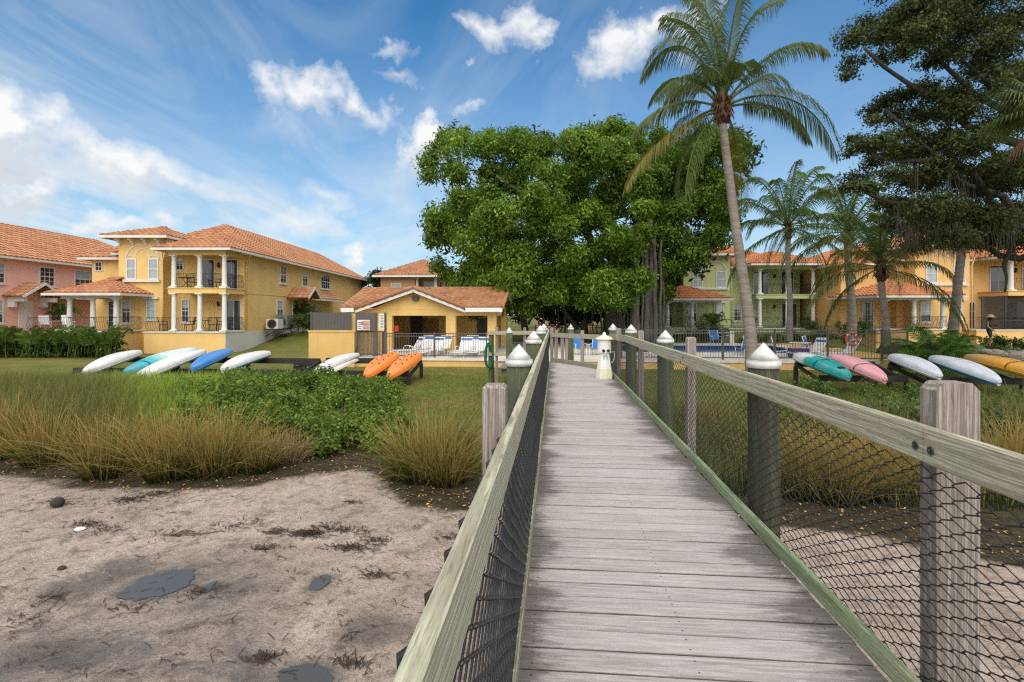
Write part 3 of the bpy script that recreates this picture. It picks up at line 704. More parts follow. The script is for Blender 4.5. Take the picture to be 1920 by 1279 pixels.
def townhouse(label, wall, ox, oy, sx=1.0, roof='roof', depth=30, flip=False, lanai=False, base=None, porch_dx=0.0, side=True, dz=0.0, zfoot=-1.6, name='townhouse'):
    """local plan: x to the right along the facade, y away from the viewer; origin = front corner of the balcony"""
    o = empty(name, camw(ox, oy, dz), TH, label, 'house'); W = MT[wall]; RT = MT[roof]; S = lambda x: x*sx
    zf = zfoot
    mb = MB(); mb.box(S(-8.4), 0, 2.4, depth, zf, 5.72); mb.box(S(-8.0), S(-5.0), 1.2, 6, zf, 6.72); mb.box(S(-11.3), S(-8.2), 3.0, 13, zf, 5.45)
    mb.box(S(-8.2), S(-4.8), 1.16, 1.2, 2.90, 3.0) if False else None
    mb.box(S(-5.4), -.012, 0, 2.4, zf, .22); mb.box(S(-10.1)+porch_dx, S(-6.3)+porch_dx, -1.2, 3, zf, .30)
    w = mb.build('wall', W, o)
    # band course, patio coping, white foundation
    mb = MB(); mb.box(S(-5.45), .06, -.06, 2.38, .221, .30); mb.box(S(-10.2)+porch_dx, S(-6.2)+porch_dx, -1.28, 1.18, .301, .37); mb.build('coping', MT['trim'], o)
    mb = MB(); mb.box(S(-5.0), S(-5.0)+.03, 1.35, 2.38, 2.9, 2.96); mb.box(.001, .03, 2.45, depth-.1, 2.93, 2.99); mb.build('band', W, o)
    if base: mb = MB(); mb.box(-.012, .022, 0, depth, zf, .20); mb.build('foundation', MT[base], o)
    # balcony
    mb = MB(); mb.box(S(-3.75), .08, -.08, 2.4, 2.84, 3.16); mb.box(S(-3.80), .13, -.13, 2.39, 3.161, 3.21); mb.build('balcony_slab', W, o)
    mb = MB(); mb.box(S(-3.78), .06, -.06, .22, 5.38, 5.66); mb.box(-.2, .06, .22, 2.4, 5.38, 5.66); mb.build('balcony_beam', W, o)
    for x in (-3.47, -1.75, -.12):
        column(o, S(x), .12, 3.21, 5.38)
        if not (lanai): column(o, S(x), .12, .30, 2.84)
    mb = MB()
    xs_ = [S(-3.47)+.17, S(-1.75)-.17, S(-1.75)+.17, S(-.12)-.17]
    for a, b_ in ((0,1),(2,3)): railing_iron(mb, (xs_[a], .12, 3.21), (xs_[b_], .12, 3.21))
    railing_iron(mb, (-.02, .3, 3.21), (-.02, 2.3, 3.21)); mb.build('balcony_railing', MT['iron'], o)
    mb = MB()
    for a, b_ in ((0,1),(2,3)): railing_iron(mb, (xs_[a], .12, .30), (xs_[b_], .12, .30), .92)
    railing_iron(mb, (S(-5.3), .1, .30), (S(-3.47)-.17, .1, .30), .92); railing_iron(mb, (-.02, .3, .30), (-.02, 2.3, .30), .92)
    mb.build('patio_railing', MT['iron'], o)
    mb = MB()
    railing_iron(mb, (S(-9.9)+porch_dx, -1.1, .37), (S(-6.4)+porch_dx, -1.1, .37), .9); railing_iron(mb, (S(-6.4)+porch_dx, -1.1, .37), (S(-6.4)+porch_dx, 1.1, .37), .9); mb.build('porch_railing', MT['iron'], o)
    # porch
    for x in (-9.5, -8.0, -6.5): column(o, S(x)+porch_dx, -.95, .37, 2.5)
    mb = MB(); mb.box(S(-9.75)+porch_dx, S(-6.25)+porch_dx, -1.2, -.75, 2.5, 2.74); mb.box(S(-9.75)+porch_dx, S(-9.75)+.4+porch_dx, -.75, 3, 2.5, 2.74); mb.build('porch_beam', MT['trim'], o)
    mb = MB(); e = hip(mb, S(-9.9)+porch_dx, S(-6.2)+porch_dx, -1.2, 3.4, 2.80, 1.15, 'x', ov=.55); mb.build('roof', RT, o); mb = MB(); eaves(mb, *e, 2.80); mb.build('gutter', MT['trim'], o)
    # roofs
    mb = MB(); e = hip(mb, S(-8.4), 0, 2.6, depth, 5.78, 2.9, 'y', i0=5.6, ov=.6); mb.build('roof', RT, o); mb = MB(); eaves(mb, *e, 5.78); mb.build('gutter', MT['trim'], o)
    mb = MB(); e = hip(mb, S(-3.75), 0, 0, 7.5, 5.80, 1.35, 'y', i0=2.9, i1=.6, ov=.62); mb.build('roof', RT, o); mb = MB(); eaves(mb, *e, 5.80, soffit=True); mb.build('gutter', MT['trim'], o)
    mb = MB(); e = hip(mb, S(-8.0), S(-5.0), 1.2, 6, 6.78, 1.05, 'x', i0=2.4, i1=2.4, ov=.72); mb.build('roof', RT, o); mb = MB(); eaves(mb, *e, 6.78, .18); mb.build('gutter', MT['trim'], o)
    mb = MB(); e = hip(mb, S(-11.3), S(-8.2), 3, 13, 5.50, 1.2, 'y', ov=.5); mb.build('roof', RT, o); mb = MB(); eaves(mb, *e, 5.50); mb.build('gutter', MT['trim'], o)
    # tower corbels, arch mouldings, windows
    for i in range(4):
        x = lerp(S(-7.85), S(-5.15), i/3); mb = MB(); M = Matrix.Translation((x, 1.2, 6.35))
        mb.box(-.09, .09, -.50, 0, .14, .24, M); mb.box(-.075, .075, -.30, 0, .0, .14, M); mb.box(-.06, .06, -.14, 0, -.13, 0, M); mb.build('corbel', MT['white'], o)
    for i in range(2):
        mb = MB(); M = Matrix.Translation((S(-5.0), lerp(1.6, 2.6, i), 6.35)); mb.box(0, .5, -.09, .09, .14, .24, M); mb.box(0, .3, -.075, .075, 0, .14, M); mb.build('corbel', MT['white'], o)
    mb = MB(); ca = S(-6.35); rx = S(1.13)
    arch(mb, ca, 1.2, 5.22, rx, 1.05, .08, .05); arch(mb, ca, 1.2, 5.22, S(.50), .72, .06, .045)
    for s_ in (-1, 1): arch(mb, ca+s_*S(.76), 1.2, 5.22, S(.30), .28, .05, .04)
    mb.build('arch_moulding', MT['trim'], o)
    for s_ in (-1, 1): window(o, face(ca+s_*S(.76), 1.2, 3.92, '-y'), S(.54), 1.28, 2, 2, blinds=True, sill=False, frame=.08)
    mb = MB(); mb.box(ca-rx-.12, ca+rx+.12, 1.02, 1.2, 3.66, 3.83); mb.build('sill', MT['trim'], o)
    window(o, face(S(-5.75), 1.2, 1.15, '-y'), S(.52), 1.25, 2, 4, blinds=True); mb = MB(); mb.box(S(-5.75)-S(.26)-.28, S(-5.75)+S(.26)+.28, 1.02, 1.2, 2.5, 2.62); mb.build('lintel', MT['trim'], o)
    window(o, face(S(-7.45), 1.2, .9, '-y'), S(.50), 1.45, 2, 4)
    window(o, face(S(-9.75), 3.0, .42, '-y'), S(.6), 1.95, 2, 4, door=True)
    window(o, face(S(-10.8), 3.0, 4.62, '-y'), S(.42), .55, 2, 2, sill=False, double=False)
    # recess
    window(o, face(S(-4.55), 2.4, 4.62, '-y'), S(.42), .62, 2, 2, sill=False, double=False)
    window(o, face(S(-2.6), 2.4, 3.24, '-y'), S(.95), 2.05, 2, 1, door=True); window(o, face(S(-.85), 2.4, 3.24, '-y'), S(.75), 2.05, 2, 1, door=True)
    if not lanai:
        window(o, face(S(-4.15), 2.4, .95, '-y'), S(.42), 1.5, 2, 4); window(o, face(S(-.72), 2.4, .32, '-y'), S(.95), 2.1, 2, 1, door=True)
        mb = MB(); arch(mb, S(-2.5), 2.4, 1.9, S(.38), .45, .05, .03, 1.2); mb.build('niche_moulding', W, o)
    else:
        mb = MB(); fm = MB()
        mb.box(S(-5.0), -.02, .14, .16, .32, 2.80); mb.build('insect_screen', SCREEN, o)
        for x in np.linspace(S(-5.0), -.05, 5): fm.box(x-.04, x+.04, .10, .20, .30, 2.83)
        fm.box(S(-5.0), 0, .11, .19, .96, 1.02); fm.build('screen_frame', MT['bronze'], o)
        window(o, face(S(-4.3), 2.4, .32, '-y'), S(.6), 2.05, 2, 3, door=True); window(o, face(S(-1.6), 2.4, .32, '-y'), S(1.4), 2.05, 2, 1, door=True)
    for x, z in ((-1.72, 4.95), (-1.75, 2.2), (-5.2, 2.25)):
        mb = MB(); mb.box(S(x)-.05, S(x)+.05, 2.3, 2.39, z-.18, z-.05); mb.lathe([(.02,-.2),(.08,-.12),(.09,.08),(.03,.18)], (S(x), 2.22, z), 8); mb.build('wall_lantern', MT['iron'], o)
    # downspouts
    mb = MB(); mb.tube([(.66, 2.0, 5.68), (.30, 2.5, 5.4), (.06, 2.62, 5.2), (.06, 2.62, .3)], .05, 8); mb.tube([(S(-5.0)+.5, 1.05, 6.6), (S(-5.0)+.1, 1.12, 5.2), (S(-5.0)+.1, 1.12, 3.0), (S(-5.0)+.1, 1.12, .35)], .05, 8); mb.build('downspout', W, o)
    if side:
        for y, ww, z, h in ((8.6, 1.0, 4.07, 1.35), (13.1, 1.05, 4.07, 1.3), (18.2, 2.3, 4.07, 1.35)): window(o, face(0, y, z, '+x'), ww, h, 2 if ww < 2 else 4, 4)
        window(o, face(0, 8.0, 1.2, '+x'), 1.0, 1.3, 2, 4)
        mb = MB(); mb.slope([(1.3,11.5,2.85),(1.3,20,2.85),(0,20,3.55),(0,11.5,3.55)], (0,1,0)); 
        mb.slope([(1.9,9.2,2.8),(0,9.2,2.8),(0,10.6,3.75),(1.9,10.6,3.75)], (1,0,0)); mb.slope([(1.9,12,2.8),(1.9,10.6,3.75),(0,10.6,3.75),(0,12,2.8)], (1,0,0))
        mb.build('roof', RT, o)
        mb = MB(); mb.box(1.24, 1.36, 11.6, 20, 2.70, 2.85); mb.beam((1.9,9.2,2.76), (1.9,10.6,3.71), .08, .15); mb.beam((1.9,10.6,3.71), (1.9,12,2.76), .08, .15); mb.build('gutter', MT['trim'], o)
        window(o, face(0, 11, .2, '+x'), 1.1, 2.1, 1, 1, door=True); window(o, face(0, 16, 1.0, '+x'), 1.2, 1.3, 2, 2)
    return o
msc, t, b = newmat('dark_insect_screen'); b.inputs['Base Color'].default_value = (.03,.025,.02,1); b.inputs['Roughness'].default_value = .8
tr = t.new('ShaderNodeBsdfTransparent'); mx = t.new('ShaderNodeMixShader'); mx.inputs[0].default_value = .55
t.l.new(tr.outputs[0], mx.inputs[1]); t.l.new(b.outputs[0], mx.inputs[2]); t.l.new(mx.outputs[0], t.n['Material Output'].inputs[0]); SCREEN = msc
YH = townhouse('large yellow two-storey house with orange tile roof and columned balcony, at the left', 'yellow', -19.05, 34, 1.0, base='base', depth=31)
GH = townhouse('olive green two-storey house with tile roof seen behind the leaning coconut palm', 'green', 26.1, 44, 1.37, roof='roof2', depth=26, side=False, dz=-.05)
TN = townhouse('orange-tan two-storey house with screened porch behind the palms at the right', 'tan', 42.4, 38.4, 1.4, roof='roof2', depth=26, lanai=True, porch_dx=-1.8, side=False)
# pink house (its long side faces the lawn)
PK = empty('townhouse', camw(-35.3, 30, 0), TH, 'pink two-storey house with long tile roof cut by the left edge', 'house')
mb = MB(); mb.box(-10, 0, -9, 25, -1.6, 5.4); mb.build('wall', MT['pink'], PK)
mb = MB(); e = hip(mb, -10, 0, -9, 24.5, 5.45, 3.15, 'y', ov=.55); mb.build('roof', MT['roof'], PK); mb = MB(); eaves(mb, *e, 5.45); mb.build('gutter', MT['trim'], PK)
for y, ww in ((5.1, .9), (8.85, 1.15), (12.3, 1.9)): window(PK, face(0, y, 3.65, '+x'), ww, 1.3, 3 if ww < 1.5 else 4, 4)
window(PK, face(0, 5.0, .9, '+x'), .9, 1.5, 2, 4); window(PK, face(0, 9.8, 1.0, '+x'), 1.2, 1.3, 3, 4)
mb = MB(); mb.box(0, .05, 6.6, 7.7, .4, 2.45); mb.build('door', MT['white'], PK)
mb = MB(); mb.slope([(1.1,8.1,2.75),(1.1,13.6,2.75),(0,13.6,3.4),(0,8.1,3.4)], (0,1,0)); mb.slope([(1.5,5.4,2.7),(0,5.4,2.7),(0,7.1,3.7),(1.5,7.1,3.7)], (1,0,0)); mb.slope([(1.5,8.7,2.7),(1.5,7.1,3.7),(0,7.1,3.7),(0,8.7,2.7)], (1,0,0)); mb.build('roof', MT['roof'], PK)
mb = MB(); mb.beam((1.5,5.4,2.66), (1.5,7.1,3.66), .1, .16); mb.beam((1.5,7.1,3.66), (1.5,8.7,2.66), .1, .16); mb.box(1.05,1.15,8.75,13.6,2.62,2.75); mb.build('gutter', MT['trim'], PK)
for y in (5.9, 8.3): mb = MB(); mb.box(.01, 1.2, y-.12, y+.12, 2.35, 2.66); mb.box(.01, .5, y-.1, y+.1, 1.95, 2.35); mb.build('corbel', MT['white'], PK)
# distant house behind the pavilion, and a pink one glimpsed behind the big tree
FH = empty('townhouse', camw(-11.2, 60, 0), TH, 'distant brownish house with tile roof rising behind the pool pavilion', 'house')
mb = MB(); mb.box(-4.2, 4.4, 2.2, 14, -1, 5.9); mb.box(-4.2, -.2, 0, 3, -1, 5.9); mb.build('wall', MT['beige'], FH)
mb = MB(); e = hip(mb, -4.2, 4.4, 0, 14, 5.95, 2.3, 'y', ov=.7); mb.build('roof', MT['roofp'], FH); mb = MB(); eaves(mb, *e, 5.95, .22); mb.build('gutter', MT['trim'], FH)
for x in (-.0, 2.2, 4.2): column(FH, x, .4, 3.2, 5.7, .2)
for x in (1.2, 3.2): window(FH, face(x, 2.2, 3.4, '-y'), 1.5, 1.9, 2, 1, door=True)
window(FH, face(-2.4, 0, 3.6, '-y'), 1.0, 1.4, 2, 2)
P2 = empty('townhouse', camw(6.4, 55, 0), TH, 'small piece of a pink house glimpsed between trunks behind the big tree', 'house')
mb = MB(); mb.box(-3.5, 2.5, 0, 8, -1, 3.6); mb.build('wall', MT['pink'], P2); mb = MB(); e = hip(mb, -3.5, 2.5, 0, 8, 3.6, 1.8, 'y', ov=.5); mb.build('roof', MT['roof2'], P2)
window(P2, face(-1.2, 0, 1, '-y'), 1, 1.4, 2, 2)
# condensers on the side wall of the yellow house
cm_w = mat('white_enamel', (.62,.62,.60), .4, .1, 5); cm_g = mat('grey_enamel', (.16,.18,.19), .45, .15, 5)
for i, (y, mt_, w, h, lab) in enumerate(((39.5, cm_w, .95, .75, 'small white air conditioning unit on a wall bracket'), (41.2, cm_g, 1.1, 1.05, 'larger dark grey air conditioning unit behind the white one'))):
    o = empty('air_conditioner', camw(-18.3, y, .34), TH, lab, 'air conditioner')
    mb = MB(); mb.box(-.45, .45, -w/2, w/2, 0, h); mb.build('casing', mt_, o)
    mb = MB(); M = Matrix.Translation((0, -w/2-.005, h*.5)) @ Matrix.Rotation(pi/2, 4, 'X')
    for r_ in (.10, .18, .26, .33): mb.lathe([(r_, 0), (r_+.02, 0), (r_+.02, .02), (r_, .02)], n=20, M=M)
    mb.build('fan_grille', MT['bronze'], o)
    mb = MB(); mb.box(-.6, .5, -w/2-.1, w/2+.1, -.08, -.01); mb.tube([(-.6,-.3,-.05),(.4,-.3,-.05),(-.6,-.3,-.6)], .03, 6); mb.build('bracket', MT['iron'], o)
# ------------------------------------------------------------ pool terrace
TZ = -.69; TV = 25.0
uL = at(583,650,TV).x; uR = at(1662,670,TV-.6).x
mb = MB(); mb.box(uL, uR, TV, TV+.5, -1.7, TZ-.14); mb.box(uL, uL+.5, TV+.5, 39.5, -1.7, TZ-.14); mb.box(uL+.5, uR, 39.0, 39.5, -1.7, TZ-.14); mb.add([(uR-.01,TV+.1,-1.7),(uR+2.75,TV+2.1,-1.7),(uR+2.75,39.5,-1.7),(uR-.01,39.5,-1.7),(uR-.01,TV+.1,TZ-.002),(uR+2.75,TV+2.1,TZ-.002),(uR+2.75,39.5,TZ-.002),(uR-.01,39.5,TZ-.002)], [(3,2,1,0),(4,5,6,7),(0,1,5,4),(1,2,6,5),(2,3,7,6),(3,0,4,7)])
tag(mb.build('retaining_wall', MT['ywall']), 'long low yellow stucco wall carrying the pool terrace', 'wall')
PX0, PX1, PV0, PV1 = 3.9, 14.5, 29.0, 36.2
pav = mat('terrace_concrete', (.62,.585,.52), .85, .14, 1.5, .2)
mb = MB()
mb.box(uL+.02, PX0, TV-.06, 39.4, TZ-.138, TZ); mb.box(PX1, uR+.05, TV-.06, 39.4, TZ-.138, TZ); mb.box(PX0, PX1, TV-.06, PV0, TZ-.138, TZ); mb.box(PX0, PX1, PV1, 39.4, TZ-.138, TZ)
tag(mb.build('terrace_paving', pav), kind='structure')
mb = MB(); 
for a in ((PX0-.3, PX1+.3, PV0-.3, PV0), (PX0-.3, PX1+.3, PV1, PV1+.3), (PX0-.3, PX0, PV0, PV1), (PX1, PX1+.3, PV0, PV1)): mb.box(*a, TZ+.002, TZ+.05)
tag(mb.build('pool_coping', MT['trim']), kind='structure')
tile = mat('pool_tile', (.012,.05,.16), .2, .5, 9); mb = MB()
mb.box(PX0+.01, PX1-.01, PV1-.03, PV1-.004, -1.6, TZ-.02); mb.box(PX0+.004, PX0+.03, PV0+.01, PV1-.04, -1.6, TZ-.02); mb.box(PX1-.03, PX1-.004, PV0+.01, PV1-.04, -1.6, TZ-.02)
tag(mb.build('pool_tiles', tile), kind='structure')
mw, t, b = newmat('pool_water'); t.put(b.inputs['Base Color'], (.02,.13,.27)); b.inputs['Roughness'].default_value = .06
t.put(b.inputs['Normal'], t.bump(t.noise(t.coord('Object'), 2.5, 3), .25, .03)); mb = MB(); mb.add([(PX0+.03,PV0,TZ-.2),(PX1-.03,PV0,TZ-.2),(PX1-.03,PV1-.03,TZ-.2),(PX0+.03,PV1-.03,TZ-.2)], [(0,1,2,3)]); tag(mb.build('pool_water', mw), kind='structure')
# enclosure wall block
uB = at(668,640,TV).x
mb = MB(); mb.box(uL, uB, TV-.25, TV+2.6, TZ-.6, .62); mb.box(uL-.03, uB+.03, TV-.28, TV-.25, .57, .66)
tag(mb.build('enclosure_wall', MT['ywall']), 'plain yellow stucco wall block below the dark slat fence at the left of the pool', 'wall')
mb = MB(); mb.box(uL, uB, TV-.15, TV+.2, -1.6, TZ-.6); tag(mb.build('enclosure_footing', MT['ywall']), 'yellow stucco footing under the plain wall block at the left of the pool', 'wall')
def metal_fence(pts, z0, h, label, gap=.125, parts=True, name='metal_fence', thick=.016):
    o = empty(name, (0,0,0), 0, label, 'fence')
    for (p, q) in zip(pts[:-1], pts[1:]):
        p, q = Vector((*p, 0)), Vector((*q, 0)); d = (q-p); L = d.length; d.normalize()
        mb = MB()
        for z in (z0+.10, z0+h-.16, z0+h-.02): mb.beam(p+Vector((0,0,z)), q+Vector((0,0,z)), .03, .04)
        mb.build('rail', MT['fence'], o)
        mb = MB(); n = int(L/gap)
        for i in range(n):
            c = p+d*(gap*(i+.5)); mb.box(c.x-thick/2, c.x+thick/2, c.y-thick/2, c.y+thick/2, z0+.06, z0+h-.02)
        mb.build('picket_panel', MT['fence'], o)
        m_ = max(1, round(L/2.4))
        for i in range(0 if p.xy == Vector(pts[0]) else 1, m_+1):
            c = p+d*(L*i/m_); mb = MB(); mb.box(c.x-.035, c.x+.035, c.y-.035, c.y+.035, z0, z0+h+.03); mb.box(c.x-.045, c.x+.045, c.y-.045, c.y+.045, z0+h+.031, z0+h+.05); mb.build('fence_post', MT['fence'], o)
    return o
f0 = at(718,650,TV).x; f1 = at(912,650,TV).x
metal_fence([(f0, TV+.06), (f1, TV+.06)], TZ, 1.22, 'dark metal picket fence in front of the white loungers of the pavilion')
fr0 = at(1165,650,TV).x; fr1 = at(1655,650,TV).x
metal_fence([(fr0, TV+.06), (fr1, TV+.06), (fr1+2.5, TV+2.2)], TZ, 1.42, 'grey metal picket fence along the pool edge at the right, turning back at its end')
metal_fence([(-1.5, 39.2), (24, 39.2)], TZ, 1.30, 'far metal picket fence on the other side of the pool')
# dark slat screen on the enclosure
mb = MB(); e0, e1 = uL+.08, at(655,600,TV).x
SL = empty('slat_fence', (0,0,0), 0, 'dark close-set slat fence on top of the plain yellow wall block', 'fence')
n = 26
for i in range(n): x = lerp(e0, e1, i/(n-1)); mb.box(x-.035, x+.035, TV-.1, TV-.06, .66, 1.55)
mb.build('slat_panel', MT['fence'], SL); mb = MB(); mb.box(e0-.05, e1+.05, TV-.06, TV-.02, .75, .80); mb.box(e0-.05, e1+.05, TV-.06, TV-.02, 1.42, 1.47); mb.build('rail', MT['fence'], SL)
mb = MB(); mb.box(e0-.04, e0+.03, TV-.13, TV-.04, .66, 1.58); mb.build('fence_post', MT['fence'], SL); mb = MB(); mb.box(e1+.02, e1+.12, TV-.13, TV-.04, .66, 1.58); mb.build('fence_post', MT['fence'], SL)
def pxbox(mb, x0, y0, x1, y1, v, t_=.03):
    p = at(x0, y1, v); q_ = at(x1, y0, v); mb.box(p.x, q_.x, v-t_, v, p.z, q_.z)
EG = empty('entry_gate', (0,0,0), 0, 'dark metal entry gate with sheet panels beside the slat fence', 'gate')
mb = MB(); pxbox(mb, 667, 586, 705, 621, TV-.28, .04); pxbox(mb, 699, 586, 708, 668, TV-.22, .05); mb.build('panel', MT['fence'], EG)
mb = MB(); pxbox(mb, 721, 586, 725, 668, TV-.1, .06); pxbox(mb, 668, 622, 671, 668, TV-.2, .05); mb.build('fence_post', MT['fence'], EG)
mb = MB()
for i in range(20): x = 671+i*(721-671)/20; pxbox(mb, x, 624, x+1.0, 667, TV-.1, .02)
pxbox(mb, 668, 621, 722, 623.5, TV-.12, .03); pxbox(mb, 668, 663, 722, 665, TV-.12, .03); mb.build('picket_panel', MT['fence'], EG)
mb = MB(); pxbox(mb, 655, 588, 667, 622, TV+.1, .02); 
mb.build('infill_panel', MT['ywall'], EG)
signw = plain('white_sign', (.72,.70,.68), .5); signr = plain('red_print', (.55,.10,.09), .5); signk = plain('grey_print', (.12,.12,.14), .5); sigp = plain('pink_print', (.72,.42,.38), .5)
s1 = MB(); pxbox(s1, 670, 600, 693.5, 619, TV-.335, .012); o = tag(s1.build('notice_sign', signw), 'white and red notice sign on the dark sheet panel of the gate', 'sign')
mb = MB(); pxbox(mb, 679, 601, 693, 618.3, TV-.349, .002); mb.build('red_field', sigp, o)
mb = MB()
for i in range(6): pxbox(mb, 680.5, 603+i*2.5, 692, 604+i*2.5, TV-.353, .002)
for i in range(4): pxbox(mb, 671, 604+i*3.6, 677.5, 605.4+i*3.6, TV-.353, .002)
mb.build('print', signk, o); mb = MB(); pxbox(mb, 676.5, 603, 681, 609, TV-.357, .002); mb.build('red_emblem', signr, o)
s2 = MB(); pxbox(s2, 711.5, 588.5, 720.5, 618, TV-.3, .012); o = tag(s2.build('rules_sign', signw), 'narrow tall white sign with lines of small print on the gate', 'sign')
mb = MB()
for i in range(9): pxbox(mb, 713, 591+i*2.9, 719.2, 592.2+i*2.9, TV-.314, .002)
mb.build('print', signk, o)
mb = MB(); pxbox(mb, 742, 611, 748, 622, TV+1.5, .2); tag(mb.build('fire_box', plain('red_enamel', (.5,.03,.03), .4)), 'small red box on the dark back of the first pavilion bay', 'box')
# ------------------------------------------------------------ pavilion
PV = empty('pool_pavilion', (0,0,0), 0, 'yellow open pool pavilion with gabled tile roof and square pillars', 'pavilion')
pv = 28.0; u_ = lambda px, v=pv: at(px, 600, v).x; zz = lambda py, v=pv, px=800: at(px, py, v).z
uW0, uW1 = u_(700), u_(930); uo = [u_(735), u_(836), u_(854), u_(914)]
zt = zz(592); ze = zz(579)+.0; zap = zz(541)
bk = pv+6.5
mb = MB(); mb.box(u_(672), uo[0], pv, pv+.3, TZ, ze); mb.box(uo[1], uo[2], pv, pv+.4, TZ, zt); mb.box(uo[3], uW1, pv, pv+.4, TZ, zt)
mb.box(uo[0], uW1, pv+.001, pv+.38, zt, ze); 
ga, gb, gm = u_(697), u_(853), u_(780)
mb.add([(ga,pv-.012,ze-.02),(gb,pv-.012,ze-.02),(gm,pv-.012,zap-.12),(ga,pv+.2,ze-.02),(gb,pv+.2,ze-.02),(gm,pv+.2,zap-.12)], [(0,1,2),(5,4,3),(0,3,4,1),(1,4,5,2),(2,5,3,0)])
mb.box(u_(672), uW1, bk, bk+.3, TZ, ze); mb.box(u_(672), u_(672)+.3, pv+.3, bk, TZ, ze)
mb.box(uW1-.38, uW1, bk-.4, bk, TZ, ze); mb.box(uW1-.35, uW1-.002, pv+.4, bk-.4, zt, ze)
mid = pv+3.6
mb.box(uo[1]+.1, uo[1]+.4, pv+.4, bk, TZ, ze) if False else None
rm = (pv+bk+.3)/2; zr = zz(541, rm)
mb.add([(uW1-.02,pv,ze),(uW1-.02,bk+.3,ze),(uW1-.02,rm,zr-.1),(uW1-.3,pv,ze),(uW1-.3,bk+.3,ze),(uW1-.3,rm,zr-.1)], [(0,1,2),(5,4,3),(0,3,4,1),(1,4,5,2),(2,5,3,0)])
mb.build('wall', MT['pavil'], PV)
mb = MB(); mb.box(uo[0], uo[0]+1.6, pv+.5, pv+.6, TZ, zt) if False else None
mb.box(u_(672)+.3, uW1, pv+.4, bk, ze-.06, ze-.01); mb.build('ceiling', MT['ywall'], PV)
mb = MB(); mb.box(uo[0]-.3, u_(792, bk-1.8), bk-1.8, bk-1.7, TZ, ze-.06); mb.build('dark_bay_panel', MT['dark'], PV)  # flat panel; the bay's darkness is put into its colour
mb = MB(); mb.box(u_(795,bk), u_(823,bk), bk-.06, bk-.002, TZ, zz(597,bk)); mb.build('door', plain('ochre_door', (.33,.17,.05), .6), PV)
mb = MB(); mb.box(u_(895,bk), u_(915,bk), bk-.06, bk-.002, TZ, zz(597,bk)); mb.build('door', MT['bronze'], PV)
# roofs: main ridge along u, front cross gable
RT = MT['roofp']; eL = u_(672)-.7; eR = uW1+.42; y0, y1 = pv-.75, bk+1.05; zE = ze+.06
sl = (zr-zE)/(rm-y0); mb = MB()
lft = u_(676, rm)+.3
mb.slope([(eR,y1,zE),(eL,y1,zE),(lft,rm,zr),(eR,rm,zr)], (-1,0,0)); mb.slope([(eL,y1,zE),(eL,y0,zE),(lft,rm,zr)], (0,-1,0))
gy = pv-.6; zg = zap+.05; g0, g1 = u_(697)-.75, u_(853)+.72; zE2 = zE-.03; slope_ = (zg-zE2)/(gm-g0)
yb = y0+(zg-zE)/sl
mb.slope([(eL,y0,zE),(g0,y0,zE),(gm,yb,zg),(gm,rm,zr),(lft,rm,zr)], (1,0,0)); mb.slope([(g1,y0,zE),(eR,y0,zE),(eR,rm,zr),(gm,rm,zr),(gm,yb,zg)], (1,0,0))
mb.slope([(g0,gy,zE2),(gm,gy,zg),(gm,yb,zg),(g0,y0+.05,zE2+.03)], (0,-1,0)); mb.slope([(gm,gy,zg),(g1,gy,zE2),(g1,y0+.05,zE2+.03),(gm,yb,zg)], (0,1,0))
def caps(mb, p, q, r=.1):
    p, q = Vector(p), Vector(q); L = (q-p).length; n = max(2, int(L/.4)); pts = []; rs = []
    for i in range(n): pts += [p.lerp(q, i/n), p.lerp(q, (i+.93)/n)]; rs += [r*1.15, r*.85]
    b_ = len(mb.f); mb.tube(pts, rs, 8)
    for f in range(b_, len(mb.f)): mb.uv[f] = [(.1,.1)]*len(mb.f[f])
caps(mb, (lft,rm,zr), (eR,rm,zr)); caps(mb, (eL,y0,zE), (lft,rm,zr)); caps(mb, (gm,gy,zg), (gm,yb,zg)); caps(mb, (g0,gy,zE2), (gm,gy,zg), .11); caps(mb, (g1,gy,zE2), (gm,gy,zg), .11); caps(mb, (eR,y0,zE), (eR,rm,zr), .10); caps(mb, (eR,y1,zE), (eR,rm,zr), .10)
mb.build('roof', RT, PV)
mb = MB(); dn = Vector((0,0,-.19))
mb.beam(Vector((g0,gy+.06,zE2))+dn, Vector((gm,gy+.06,zg))+dn, .12, .26, (0,-1,0)) if False else None
for a_, b_ in (((g0,gy+.05,zE2-.16), (gm,gy+.05,zg-.17)), ((gm,gy+.05,zg-.17), (g1,gy+.05,zE2-.16))): mb.beam(a_, b_, .1, .2)
for a_, b_ in (((eR-.06,y0,zE-.15), (eR-.06,rm,zr-.17)), ((eR-.06,rm,zr-.17), (eR-.06,y1,zE-.15))): mb.beam(a_, b_, .1, .24)
mb.box(eL, g0, y0-.02, y0+.1, zE-.24, zE-.02); mb.box(g1, eR, y0-.02, y0+.1, zE-.24, zE-.02)
mb.add([(eL,y0+.1,zE-.06),(g0,y0+.1,zE-.06),(g0,pv,zE-.06),(eL,pv,zE-.06)], [(0,1,2,3)]); mb.add([(g1,y0+.1,zE-.06),(eR-.1,y0+.1,zE-.06),(eR-.1,pv,zE-.06),(g1,pv,zE-.06)], [(0,1,2,3)])
mb.build('fascia', MT['white'], PV)
p = at(780, 560, pv-.02); mb = MB(); mb.box(p.x-.16, p.x+.16, p.y-.22, p.y-.005, p.z-.12, p.z+.12); mb.build('flood_light', MT['bronze'], PV)
mb = MB(); M = Matrix.Translation((uW1, rm, zz(578,rm))) @ Matrix.Rotation(pi/2, 4, 'Y') @ Matrix.Diagonal((1.3,1,1,1)); mb.lathe([(.36,-.01),(.42,.05),(.36,.06),(.30,.02)], n=20, M=M); mb.build('oval_vent', MT['bronze'], PV)
